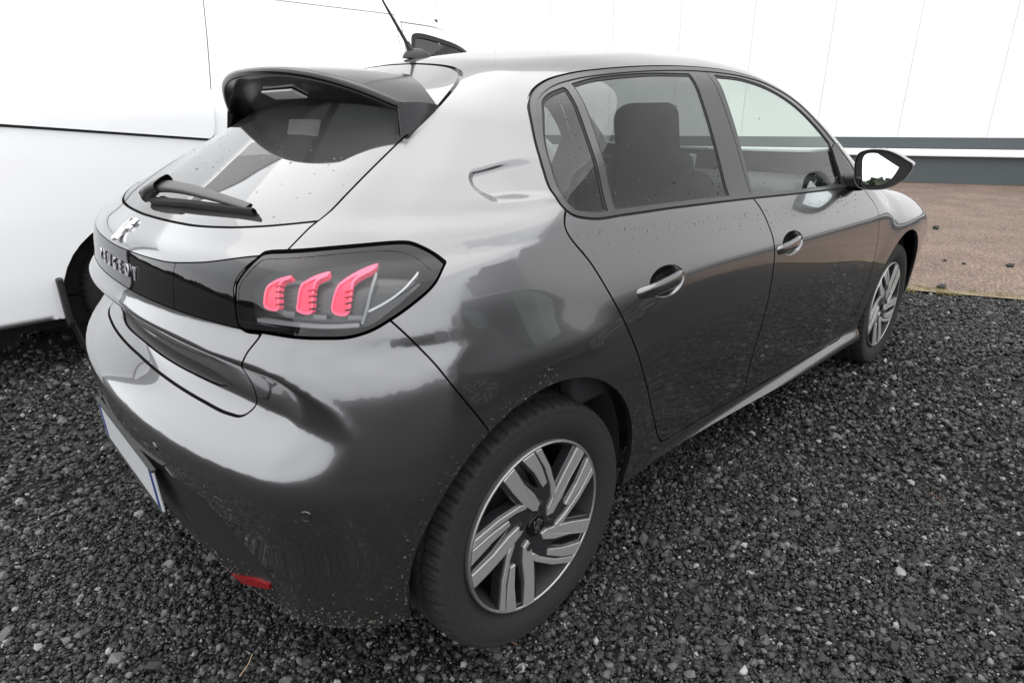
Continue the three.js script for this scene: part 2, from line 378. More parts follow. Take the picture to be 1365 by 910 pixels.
// ---------- the car ----------
const car = thing('hatchback_car', 'dark grey metallic five-door hatchback seen from its rear corner on black gravel', 'car');
const OUT = {
  arch: outline(smooth([...Array(28)].map((_, i) => { const a = i / 28 * Math.PI * 2; return [-0.008 + 0.353 * Math.cos(a), 0.335 + 0.355 * Math.sin(a)]; }), true, 3)),
  windows: outline(smooth([[0.146, 1.016], [0.132, 1.055], [0.148, 1.11], [0.19, 1.188], [0.222, 1.236], [0.262, 1.268], [0.33, 1.297], [0.42, 1.317], [0.54, 1.332], [0.79, 1.351], [1.084, 1.361], [1.33, 1.353], [1.5, 1.327], [1.66, 1.272], [1.761, 1.2], [1.87, 1.112], [1.965, 1.03], [1.995, 0.98], [2.0, 0.935, 1], [1.782, 0.938], [1.327, 0.954], [1.018, 0.967], [0.568, 0.984], [0.339, 0.99], [0.215, 0.995]])),
  quarter: outline(smooth([[0.248, 1.216], [0.272, 1.243], [0.304, 1.26], [0.36, 1.276, 1], [0.283, 1.011, 1], [0.225, 1.013], [0.175, 1.027], [0.162, 1.06], [0.19, 1.134]])),
  rearPane: outline(smooth([[0.398, 1.286, 1], [0.483, 1.302], [0.72, 1.322], [0.961, 1.33, 1], [0.877, 0.988, 1], [0.574, 1.0], [0.322, 1.010, 1]])),
  frontPane: outline(smooth([[1.128, 1.332, 1], [1.3, 1.326], [1.45, 1.300], [1.6, 1.245], [1.722, 1.168], [1.800, 1.105, 1], [1.795, 0.955, 1], [1.349, 0.970], [1.048, 0.980, 1]])),
  rearDoor: outline(smooth([[0.3, 1.1, 1], [0.15, 1.03, 1], [0.118, 0.99], [0.18, 0.902], [0.246, 0.793], [0.307, 0.681], [0.375, 0.553], [0.445, 0.43], [0.505, 0.345], [0.535, 0.319], [0.58, 0.309, 1], [0.8, 0.298], [1.075, 0.287, 1], [1.05, 0.36], [1.042, 0.44], [1.046, 0.52], [1.06, 0.65], [1.067, 0.75], [1.064, 0.86], [1.047, 0.925], [1.018, 0.967, 1], [1.0, 1.1, 1]])),
  frontDoor: outline(smooth([[1.002, 1.1, 1], [1.021, 0.967, 1], [1.050, 0.925], [1.067, 0.86], [1.070, 0.75], [1.063, 0.65], [1.049, 0.52], [1.045, 0.44], [1.053, 0.36], [1.078, 0.287, 1], [1.5, 0.271], [1.97, 0.261, 1], [2.04, 0.29], [2.09, 0.38], [2.114, 0.519], [2.108, 0.668], [2.09, 0.775], [2.072, 0.842], [2.03, 0.885], [1.985, 0.93, 1], [1.9, 1.1, 1]])),
  lamp: outline(smooth([[0.178, 0.987, 1], [0.32, 0.996], [0.478, 0.9995], [0.503, 0.996], [0.541, 0.984], [0.586, 0.9645, 1], [0.565, 0.937], [0.509, 0.906], [0.464, 0.887], [0.419, 0.871], [0.365, 0.861], [0.304, 0.859], [0.205, 0.857], [0.13, 0.856], [0.062, 0.854], [0.047, 0.862], [0.048, 0.918], [0.053, 0.934], [0.108, 0.979], [0.125, 0.983]])),
  tailgate: outline((() => {
    const h = smooth([[0, 1.356], [0.154, 1.351], [0.3, 1.336], [0.345, 1.326], [0.39, 1.309], [0.474, 1.238], [0.498, 1.173], [0.575, 1.033], [0.586, 0.988, 1], [0.545, 0.979, 1], [0.534, 0.934], [0.534, 0.918], [0.559, 0.855], [0.608, 0.852, 1], [0.593, 0.822], [0.588, 0.80], [0.556, 0.749], [0.538, 0.71], [0.534, 0.685], [0.52, 0.667], [0.48, 0.661], [0.374, 0.661], [0, 0.664]], false, 8);
    return [...h, ...h.slice(1, -1).reverse().map(p => [-p[0], p[1]])];
  })()),
  bumper: outline([[-2, -1], [-2, 0.93], [-0.362, 0.935], ...smooth([[-0.332, 0.887], [-0.29, 0.826], [-0.251, 0.756], [-0.187, 0.651], [-0.15, 0.58]], false, 6), [0.1, 0.3], [0.1, -1]]),
};
const gapHalf = 0.0019, both = (f, least = 0.3) => (x, y, z) => Math.abs(z) > least ? f(x, y) : 1;
const right = f => (x, y, z) => z > 0.3 ? f(x, y) : 1;
const lampF = (x, y, z) => Math.abs(z) > 0.3 && x < 0.1 ? OUT.lamp(x + Math.abs(z), y) : 1;
const gateF = (x, y, z) => x < 0.35 ? OUT.tailgate(z, y) : 1;
let skin;
{
  const net = surfaceNet(bodyF, [-0.80, 0.14, -0.94], [3.46, 1.48, 0.94], 0.016);
  for (let i = 0; i < net.pos.length; i += 3) { const p = onto(bodyF, [net.pos[i], net.pos[i + 1], net.pos[i + 2]]); net.pos[i] = p[0]; net.pos[i + 1] = p[1]; net.pos[i + 2] = p[2]; }
  skin = new Skin(net.pos, net.index);
}
function panel(s, f, gap, least = 0.004, F = bodyF) {        // cut an outline out of a skin, leaving a shut line of width 2 * gap
  s.refine(f, F, least);
  if (!gap) return s.split(f);
  const [inside, r] = s.split((x, y, z) => f(x, y, z) + gap);
  return [inside, r.split((x, y, z) => f(x, y, z) - gap)[1]];
}
const P = {};                                    // the pieces of the shell
let rest = skin;
{ // a finer net where the notch and the handle cups are pressed in
  const fine = (x, y, z) => {
    let d = 1;
    if (z > 0.5) for (const [cx, cy, a, b] of cups) d = Math.min(d, Math.max(0, Math.hypot((x - cx) / a, (y - cy) / b) - 1.05) * b);
    if (Math.abs(z) > 0.55 && x < 0.25 && x > -0.15) d = Math.min(d, Math.max(0, Math.abs(notch(x, y) - 0.01) - 0.016));
    if (x < -0.3 && y > 0.6 && y < 0.85) d = Math.min(d, Math.max(0, Math.abs(scoopIn(y, Math.abs(z))) - 0.016));
    return d;
  };
  rest.refine(fine, bodyF, 0.0035, 3);
}
const sillY = x => lerp(0.262, 0.212, sstep(0.4, 2.2, x));
rest = panel(rest, (x, y, z) => sillY(x) - y, 0, 0.006)[0];
for (const cx of [0, WB]) rest = panel(rest, (x, y, z) => Math.abs(z) > 0.45 && y < 0.8 ? OUT.arch(x - cx, y) : 1, 0)[1];
[P.windows, rest] = panel(rest, both(OUT.windows), 0.001);
[P.lamps, rest] = panel(rest, lampF, 0.003);
[P.gate, rest] = panel(rest, gateF, 0.0022);
[P.bumper, rest] = panel(rest, both(OUT.bumper, 0), gapHalf);
[P.rearDoor, rest] = panel(rest, right(OUT.rearDoor), 0.0026);
[P.frontDoor, rest] = panel(rest, right(OUT.frontDoor), 0.0024);
const screenOut = outline(smooth([[0, 1.05], [0.5, 1.06], [0.62, 1.075, 1], [0.575, 1.22], [0.5, 1.355, 1], [0.3, 1.378], [0, 1.386], [-0.3, 1.378], [-0.5, 1.355, 1], [-0.575, 1.22], [-0.62, 1.075, 1], [-0.5, 1.06]]));
[P.screen, rest] = panel(rest, (x, y, z) => x > 1.3 ? screenOut(z, y) : 1, 0.001, 0.008);
const bonnetOut = outline(smooth([[2.3, 0.9, 1], [2.3, 0.66, 1], [2.6, 0.715], [2.95, 0.70], [3.16, 0.64], [3.26, 0.5], [3.31, 0, 1], [2.3, 0, 1]]));
[P.bonnet, rest] = panel(rest, (x, y, z) => x > 2.2 && y > 0.72 ? bonnetOut(x, Math.abs(z)) : 1, 0.002, 0.008);

const body = mesh('body', rest.geometry(bodyF, 0, 0, 0.012), M.paint, car);
mesh('bonnet', P.bonnet.geometry(bodyF, 0, 0, 0.012), M.paint, car);
mesh('windscreen', P.screen.geometry(), M.glass, car);

// rear bumper: painted skin, dark lower insert, parking sensors, tow cover, reflector, plate
const bumper = new THREE.Group(); bumper.name = 'rear_bumper'; car.add(bumper);
{
  const ins = outline((() => { const h = smooth([[0, 0.42], [0.2, 0.455], [0.262, 0.475], [0.376, 0.497], [0.46, 0.488], [0.5, 0.462], [0.535, 0.428], [0.595, 0.378], [0.624, 0.307], [0.617, 0.2]], false, 6); return [...h, [0, 0.1], [-0.617, 0.1], ...h.slice(1).reverse().map(p => [-p[0], p[1]])]; })());
  const [low, up] = panel(P.bumper, (x, y, z) => x < -0.45 ? ins(z, y) : 1, 0.0012);
  mesh('painted_skin', up.geometry(bodyF, 0, 0, 0.014), M.paint, bumper);
  const lowGeo = low.geometry(bodyF, 0, 0.003, 0.014);
  mesh('lower_insert', lowGeo, M.satin, bumper);
}
const surf = (z, y) => { let lo = -0.8, hi = 0; for (let k = 0; k < 40; k++) { const m = (lo + hi) / 2; bodyF(m, y, z) > 0 ? lo = m : hi = m; } return (lo + hi) / 2; };
const sideSurf = (x, y) => { let lo = 0.3, hi = 1; for (let k = 0; k < 40; k++) { const m = (lo + hi) / 2; bodyF(x, y, m) > 0 ? hi = m : lo = m; } return (lo + hi) / 2; };
const V3 = (x, y, z) => new THREE.Vector3(x, y, z);
function seat(o, p, lift = 0) { const n = bodyN(...p); o.position.set(p[0] + n[0] * lift, p[1] + n[1] * lift, p[2] + n[2] * lift); o.quaternion.setFromUnitVectors(V3(0, 0, 1), V3(n[0], n[1], n[2])); return o; }
for (const [z, y] of [[0.742, 0.545], [0.3, 0.555], [-0.3, 0.555], [-0.742, 0.545]]) {
  const s = mesh('parking_sensor', [new THREE.CylinderGeometry(0.0088, 0.0088, 0.003, 24).rotateX(Math.PI / 2), new THREE.TorusGeometry(0.0102, 0.0009, 6, 28)], M.paint, bumper);
  seat(s, [surf(z, y), y, z], 0.0004);
}
{
  const t = mesh('tow_cover', new THREE.TorusGeometry(0.034, 0.0011, 5, 40).scale(0.7, 1, 1), M.matt, bumper); seat(t, [surf(0.285, 0.325), 0.325, 0.285], -0.003);
  const refl = outline(smooth([[0.38, 0.236], [0.47, 0.278], [0.56, 0.320], [0.606, 0.331, 1], [0.604, 0.318, 1], [0.53, 0.286], [0.44, 0.245]]));
  const net = new Skin(); const g = P.bumper;      // the reflector follows the bumper, a little proud of it
  const [r] = panel(new Skin(g.v, g.t), (x, y, z) => x < -0.3 ? refl(Math.abs(z), y) : 1, 0, 0.003);
  const [ra, rb] = r.split((x, y, z) => -z);
  for (const q of [ra, rb]) mesh('reflector', q.geometry(bodyF, 0, -0.003, 0.01), M.red, bumper);
}
{ // number plate: the digits are blanked out in the photograph
  const pl = new THREE.Group(); pl.name = 'number_plate'; bumper.add(pl);
  pl.position.set(-0.634, 0.424, 0); pl.rotation.y = -Math.PI / 2; pl.rotation.order = 'YXZ'; pl.rotation.x = 0.03;
  const plate = mesh('plate', new RoundedBoxGeometry(0.52, 0.11, 0.006, 2, 0.003), std(0.42, 0.425, 0.43, 0.4), pl);
  for (const s of [-1, 1]) mesh('blue_band', new THREE.BoxGeometry(0.030, 0.106, 0.0062), std(0.015, 0.035, 0.15, 0.35), pl).position.x = s * 0.238;
  for (const s of [-1, 1]) { const e = mesh('plate_edge', new THREE.BoxGeometry(0.53, 0.005, 0.01), M.plastic, pl); e.position.y = s * 0.0575; }
}

// tailgate: painted skin, gloss band with lettering, glass, spoiler, wiper, emblem
const gate = new THREE.Group(); gate.name = 'tailgate'; car.add(gate);
const lipEdge = spline([0, 0.155], [0.12, 0.15], [0.227, 0.133], [0.32, 0.097], [0.411, 0.059], [0.476, 0.036]);
const glassLine = spline([0, 1.002], [0.256, 1.004], [0.383, 1.010], [0.48, 1.019], [0.575, 1.032], [0.7, 1.05]);
const bandTop = spline([0, 0.938], [0.281, 0.942], [0.414, 0.955], [0.534, 0.976], [0.65, 0.99]);
{
  const [below, above] = panel(P.gate, (x, y, z) => y - glassLine(Math.abs(z)), 0.0022);
  const roofEdge = (x, y, z) => lipEdge(Math.abs(z)) - 0.012 - x;        // behind the painted roof piece is glass, mostly under the lip
  const [roofPart, pane] = panel(above, roofEdge, 0);
  mesh('roof_extension', roofPart.geometry(bodyF, 0, 0, 0.012), M.paint, gate);
  mesh('rear_window', pane.geometry(bodyF, 0, 0.001), M.backGlass, gate);
  const [low, mid] = panel(below, (x, y, z) => 0.9 - 0.9 + (y - 0.8535), 0.0012);
  const [band, top] = panel(mid, (x, y, z) => y - bandTop(Math.abs(z)), 0.0012);
  const insetF = outline(smooth([[-0.30, 0.694], [0, 0.687], [0.30, 0.690], [0.42, 0.697], [0.44, 0.712], [0.40, 0.726], [0.2, 0.727], [-0.2, 0.728], [-0.31, 0.716]]));
  const [inset, low2] = panel(low, (x, y, z) => x < -0.3 ? insetF(z, y) : 1, 0.001, 0.003);
  mesh('handle_recess', inset.geometry(bodyF, 0, 0.006, 0.008), std(0.02, 0.02, 0.02, 0.5), gate);
  low.t = low2.t;
  mesh('lower_panel', low.geometry(bodyF, 0, 0, 0.012), M.paint, gate);
  mesh('upper_panel', top.geometry(bodyF, 0, 0, 0.012), M.paint, gate);
  const b = panel(band, (x, y, z) => Math.abs(z) - 0.338, 0.0012);
  mesh('gloss_band', b[0].geometry(bodyF, 0, 0.0005, 0.01), M.gloss, gate);
  const [b1, b2] = b[1].split((x, y, z) => -z);
  for (const q of [b1, b2]) mesh('band_end', q.geometry(bodyF, 0, 0.0005, 0.01), M.gloss, gate);
}
// tail lamps: gloss surround, clear lens, dark reflector bowl, three red claws, a curved white light guide
{
  const claws = [
    [[0.424, 0.980], [0.419, 0.973], [0.373, 0.956], [0.372, 0.943], [0.361, 0.897], [0.323, 0.897], [0.314, 0.906], [0.317, 0.923], [0.328, 0.951], [0.342, 0.962], [0.379, 0.975]],
    [[0.308, 0.973], [0.304, 0.966], [0.277, 0.955], [0.271, 0.935], [0.265, 0.898], [0.225, 0.896], [0.215, 0.902], [0.219, 0.918], [0.229, 0.95], [0.245, 0.96], [0.275, 0.970]],
    [[0.203, 0.965], [0.199, 0.957], [0.174, 0.947], [0.168, 0.928], [0.164, 0.896], [0.124, 0.893], [0.114, 0.899], [0.115, 0.916], [0.126, 0.939], [0.146, 0.951], [0.172, 0.960]],
  ].map(c => outline(smooth(c, true, 4)));
  const line = (pts, w) => { const q = smooth(pts, false, 6), f = outline([...q, ...q.slice().reverse().map(p => [p[0] + 1e-5, p[1] + 1e-5])]); return (s, y) => Math.abs(f(s, y)) - w; };
  const arc = line([[0.522, 0.962], [0.502, 0.944], [0.479, 0.928], [0.447, 0.914], [0.412, 0.903]], 0.0022);
  const vert = line([[0.421, 0.963], [0.415, 0.935], [0.407, 0.908], [0.395, 0.884]], 0.0035);
  const bar = line([[0.102, 0.873], [0.231, 0.877], [0.322, 0.878], [0.385, 0.880]], 0.0035);
  const ticks = [];
  for (const [cx] of [[0.345], [0.246], [0.145]]) for (let k = 0; k < 4; k++) ticks.push([cx + 0.012, 0.906 + k * 0.0115]);
  for (const side of [1, -1]) {
    const half = P.lamps.split((x, y, z) => -z * side)[0];
    const L = new Skin(half.v.slice(), half.t.slice());
    const root = new THREE.Group(); root.name = 'tail_lamp'; car.add(root);
    const q = f => (x, y, z) => f(x + Math.abs(z), y);
    // a point of the outline that is nearest tells the width of the black surround: broad at the outer tip
    const ring = (x, y, z) => { const s = x + Math.abs(z); return OUT.lamp(s, y) + lerp(0.009, 0.02, sstep(0.40, 0.56, s)) + 0.006 * sstep(0.884, 0.862, y); };
    const [lens, border] = panel(L, ring, 0, 0.003);
    mesh('surround', border.geometry(bodyF, 0, 0.0005, 0.03), M.gloss, root);
    mesh('lens', lens.geometry(bodyF, 0, 0.0012), M.lens, root);
    const bowl = new Skin(L.v, [...lens.t, ...border.t]);
    const dark = panel(bowl, (x, y, z) => x + Math.abs(z) - 0.388 - (y - 0.9) * 0.45, 0);
    mesh('reflector_bowl', dark[0].geometry(bodyF, 0, 0.034), std(0.05, 0.05, 0.052, 0.3, { metalness: 0.5 }), root);
    mesh('smoked_bowl', dark[1].geometry(bodyF, 0, 0.032), std(0.008, 0.009, 0.01, 0.15), root);
    for (const c of claws) {
      const piece = panel(bowl, q((s, y) => c(s, y) + 0.0022), 0, 0.0025)[0];
      const strip = panel(piece, (x, y, z) => { const s = x + Math.abs(z); let m = 1; for (const [a, b] of ticks) { const u = Math.abs(s - a - 0.006) - 0.013, v = Math.abs(y - b - (s - a) * 0.12) - 0.0019; m = Math.min(m, Math.max(u, v)); } return m; }, 0, 0.0015)[1];
      const [core, edge] = panel(strip, q((s, y) => c(s, y) + 0.0075), 0, 0.002);
      const cl = mesh('claw', core.geometry(bodyF, 0, 0.0175, 0.012), M.claw, root);
      mesh('claw_edge', edge.geometry(bodyF, 0, 0.015, 0.012), M.clawEdge, cl);
    }
    mesh('light_guide', panel(bowl, q(arc), 0, 0.002)[0].geometry(bodyF, 0, 0.014, 0.01), std(0.34, 0.35, 0.36, 0.3), root);
    mesh('divider', panel(bowl, q(vert), 0, 0.002)[0].geometry(bodyF, 0, 0.012, 0.02), std(0.13, 0.135, 0.14, 0.15), root);
    mesh('lower_bar', panel(bowl, q(bar), 0, 0.002)[0].geometry(bodyF, 0, 0.010, 0.014), std(0.16, 0.16, 0.165, 0.3, { metalness: 0.4 }), root);
    for (let k = 0; k < 3; k++) { // stepped blocks at the foot of the bowl
      const b = q((s, y) => Math.max(Math.abs(s - (0.19 + k * 0.093)) - 0.018, Math.abs(y - 0.893) - 0.004));
      mesh('reflex_block', panel(bowl, b, 0, 0.002)[0].geometry(bodyF, 0, 0.018, 0.012), std(0.10, 0.10, 0.105, 0.25, { metalness: 0.6 }), root);
    }
  }
}
// doors, side glass and the black trim round it
const rearDoor = mesh('rear_door', P.rearDoor.geometry(bodyF, 0, 0, 0.016), M.paint, car);
const frontDoor = mesh('front_door', P.frontDoor.geometry(bodyF, 0, 0, 0.016), M.paint, car);
{
  const W = new Skin(P.windows.v.slice(), P.windows.t.slice());
  for (const side of [1, -1]) {
    const w = W.split((x, y, z) => -z * side)[0];
    const root = new THREE.Group(); root.name = 'side_glazing'; car.add(root);
    const inner = both(OUT.windows);
    const [in1, ring0] = panel(w, (x, y, z) => inner(x, y, z) + 0.0145, 0, 0.003);
    const [ring, lip] = panel(ring0, (x, y, z) => inner(x, y, z) + 0.004, 0, 0.003);
    mesh('seal', lip.geometry(bodyF, 0, 0.003, 0.008), M.matt, root);
    mesh('trim', ring.geometry(bodyF, 0, -0.002, 0.006), std(0.025, 0.025, 0.026, 0.25), root);
    let left = in1;
    for (const [name, out, mat] of [['quarter_pane', OUT.quarter, M.tint], ['rear_pane', OUT.rearPane, M.tint], ['front_pane', OUT.frontPane, M.glass]]) {
      let p; [p, left] = panel(left, (x, y, z) => out(x, y), 0, 0.003);
      mesh(name, p.geometry(bodyF, 0, 0.005), mat, root);
      const [, sealRing] = [0, 0];
      let r; [r, left] = panel(left, (x, y, z) => out(x, y) - 0.006, 0, 0.003);
      mesh('glass_seal', r.geometry(bodyF, 0, 0.0035, 0.004), M.matt, root);
    }
    // between the panes: pillar covers, with the line where the doors meet
    const [bridge] = panel(left, (x, y, z) => Math.abs(x - (1.018 + (y - 0.967) * 0.18)) - 0.0018, 0, 0.003);
    const rest2 = left.split((x, y, z) => -(Math.abs(x - (1.018 + (y - 0.967) * 0.18)) - 0.0018))[0];
    mesh('pillar_cover', rest2.geometry(bodyF, 0, 0.0005, 0.008), std(0.022, 0.022, 0.023, 0.2), root);
  }
}
// inner shell: dark lining behind the panels, pale roof lining, open where there is glass, lamps and wheels
{
  const D = 0.02, F2 = (x, y, z) => bodyF(x, y, z) + D;
  const net = surfaceNet(F2, [-0.80, 0.14, -0.94], [3.46, 1.48, 0.94], 0.032);
  let s = new Skin(net.pos, net.index);
  const open = [both(OUT.windows, 0.2), (x, y, z) => x > 1.3 ? screenOut(z, y) - 0.01 : 1, (x, y, z) => lampF(x, y, z) - 0.012,
    (x, y, z) => x < 0.3 ? Math.max(OUT.tailgate(z, y) + 0.03, glassLine(Math.abs(z)) - y, x - 0.02) : 1,
    ...[0, WB].map(cx => (x, y, z) => Math.abs(z) > 0.45 && y < 0.85 ? OUT.arch(x - cx, y) - 0.006 : 1)];
  open.push((x, y, z) => y - 0.275);
  for (const f of open) s = panel(s, f, 0, 0.012, F2)[1];
  const [roof, lower] = panel(s, (x, y, z) => 1.27 - y, 0, 0.012, F2);
  mesh('roof_lining', roof.geometry(F2), M.liner, car);
  mesh('inner_shell', lower.geometry(F2), M.dark, car);
  for (const cx of [0, WB]) for (const sd of [1, -1]) {
    const t = new THREE.CylinderGeometry(0.372, 0.372, 0.28, 40, 1, true, Math.PI * 0.44, Math.PI * 1.12).rotateX(Math.PI / 2).translate(cx - 0.008, 0.335, sd * 0.66);
    const d = new THREE.CircleGeometry(0.372, 40, -Math.PI * 0.06, Math.PI * 1.12).translate(cx - 0.008, 0.335, sd * 0.52);
    mesh('wheel_housing', [t, d], std(0.016, 0.0155, 0.015, 0.95), car);
  }
  mesh('underbody', new THREE.BoxGeometry(3.6, 0.05, 1.36).translate(1.32, 0.262, 0), M.dark, car);
}
// door handles, painted bars across the cups
{
  for (const [door, cx, cy] of [[rearDoor, 0.425, 0.812], [frontDoor, 1.18, 0.803]]) {
    const pts = [], n = 28, w = 0.122;
    const g = new THREE.BufferGeometry(), pos = [], idx = [], m = 18;
    for (let i = 0; i <= n; i++) {
      const u = i / n * 2 - 1, x = cx + 0.008 + u * w, z0 = sideSurf(cx, cy + 0.06) + 0.004, out = 0.026 * Math.pow(Math.max(0, 1 - Math.pow(Math.abs(u), 3.2)), 0.8) - 0.004 * u;
      const hy = (0.0185 + 0.004 * u) * Math.pow(Math.max(0.0001, 1 - Math.pow(Math.abs(u), 6)), 0.5), hz = 0.011 * Math.pow(Math.max(0.0001, 1 - Math.pow(Math.abs(u), 8)), 0.5);
      for (let j = 0; j < m; j++) { const a = j / m * Math.PI * 2, c = Math.cos(a), s = Math.sin(a); pos.push(x, cy + 0.002 + 0.006 * u + hy * Math.sign(s) * Math.pow(Math.abs(s), 0.8), z0 - 0.012 + out + hz * Math.sign(c) * Math.pow(Math.abs(c), 0.8)); }
    }
    for (let i = 0; i < n; i++) for (let j = 0; j < m; j++) { const a = i * m + j, b = i * m + (j + 1) % m; idx.push(a, a + m, b, b, a + m, b + m); }
    g.setAttribute('position', new THREE.Float32BufferAttribute(pos, 3)); g.setIndex(idx); g.computeVertexNormals();
    mesh('handle', g, M.paint, door);
  }
}
const lion = s => {
    const q = [[-.1, -1], [.25, -1], [.18, -.8], [.1, -.72], [.2, -.45], [.42, -.62], [.62, -.9], [.9, -.86], [.72, -.66], [.62, -.42], [.46, -.2], [.36, .1], [.62, .02], [.92, .12], [.98, .34], [.78, .26], [.52, .28], [.68, .46], [.98, .52], [.86, .7], [.6, .62], [.42, .72], [.4, .95], [.12, 1], [-.1, .88], [-.24, .66], [-.28, .36], [-.2, .1], [-.3, -.12], [-.6, -.02], [-.78, .3], [-.66, .6], [-.86, .78], [-1, .5], [-.92, .12], [-.7, -.22], [-.42, -.36], [-.34, -.6], [-.4, -.82]];
    return new THREE.Shape(q.map(p => new THREE.Vector2(p[0] * s * 0.8, p[1] * s)));
  };
// roof spoiler: a black lip over the rear window with a fin down each side and a clear brake lamp under it
{
  const sp = new THREE.Group(); sp.name = 'spoiler'; gate.add(sp);
  const roofPt = (x, z) => { let lo = 0.9, hi = 1.5; for (let k = 0; k < 40; k++) { const m = (lo + hi) / 2; bodyF(x, m, z) > 0 ? hi = m : lo = m; } return [x, (lo + hi) / 2, z]; };
  const N = 48, K = 10;
  const T = q => { const a = 1 - Math.abs(q) ** 2.6; return [-0.066 - 0.125 * (1 - q * q), 1.243 + 0.086 * a, 0.478 * q]; };
  const root = q => roofPt(lipEdge(Math.abs(0.474 * q)), 0.474 * q);
  const under = q => { const z = 0.44 * q, p = roofPt(-0.035 + 0.01 * q * q, z); return [p[0], p[1] - 0.004, p[2]]; };
  const top = [], bot = [];
  for (let i = 0; i <= N; i++) {
    const q = i / N * 2 - 1, a = root(q), t = T(q), u = under(q);
    const rowT = [], rowB = [];
    for (let k = 0; k <= K; k++) {
      const s = k / K, bulge = 0.006 * Math.sin(s * Math.PI) * (1 - q * q);
      rowT.push([lerp(a[0], t[0], s), lerp(a[1], t[1], s) + bulge + 0.0015, lerp(a[2], t[2], s)]);
    }
    rowT.push([t[0] - 0.006, t[1] - 0.005, t[2]], [t[0] - 0.005, t[1] - 0.014, t[2]], [t[0] + 0.004, t[1] - 0.019, t[2] * 0.995]);
    for (let k = 1; k <= 8; k++) { const s = k / 8, w = s * s * (3 - 2 * s); rowT.push([lerp(t[0] + 0.004, u[0], s), lerp(t[1] - 0.019, u[1], w * 0.4 + s * 0.6), lerp(t[2] * 0.995, u[2], s)]); }
    top.push(rowT);
  }
  const grid = rows => {
    const p = [], ix = [], m = rows[0].length;
    for (const r of rows) for (const q of r) p.push(...q);
    for (let i = 0; i + 1 < rows.length; i++) for (let k = 0; k + 1 < m; k++) { const a = i * m + k; ix.push(a, a + 1, a + m, a + m, a + 1, a + m + 1); }
    const g = new THREE.BufferGeometry(); g.setAttribute('position', new THREE.Float32BufferAttribute(p, 3)); g.setIndex(ix); g.computeVertexNormals(); return g;
  };
  mesh('lip', grid(top), M.lip, sp);
  for (const s of [1, -1]) {
    // the fin: from the lip's end along the pillar down to a point, with a rear edge 5 mm wide
    const e = T(s), rows = [];
    const front = [[0.040, 1.2385, 0.4755], [0.02, 1.225, 0.4845], [-0.005, 1.211, 0.4915], [-0.03, 1.197, 0.4975], [-0.052, 1.186, 0.5005], [-0.066, 1.178, 0.5025]];
    front.forEach((f, k) => {
      const t = k / (front.length - 1), b = [lerp(e[0] - 0.006, -0.079, t), lerp(e[1], 1.172, t), lerp(0.482, 0.497, t)], o = [f[0], f[1], f[2] + 0.004];
      const row = [];
      for (let j = 0; j <= 6; j++) { const u = j / 6; row.push([lerp(o[0], b[0], u), lerp(o[1], b[1], u) + 0.004 * Math.sin(u * 3.14), s * (lerp(o[2], b[2], u) + 0.003 * Math.sin(u * 3.14))]); }
      row.push([b[0] - 0.001, b[1], s * (b[2] - 0.002)], [b[0] + 0.001, b[1], s * (b[2] - 0.012)]);
      for (let j = 1; j <= 4; j++) { const u = j / 4; row.push([lerp(b[0], o[0], u), lerp(b[1], o[1], u), s * (lerp(b[2] - 0.012, o[2] - 0.012, u))]); }
      rows.push(row);
    });
    mesh('fin', grid(rows), M.lip, sp);
  }
  const lamp = mesh('brake_lamp', new RoundedBoxGeometry(0.045, 0.006, 0.18, 3, 0.0025), std(0.75, 0.75, 0.74, 0.2, { clearcoat: 1 }), sp);
  lamp.position.set(-0.102, 1.2715, 0.0); lamp.rotation.z = -0.42;
}
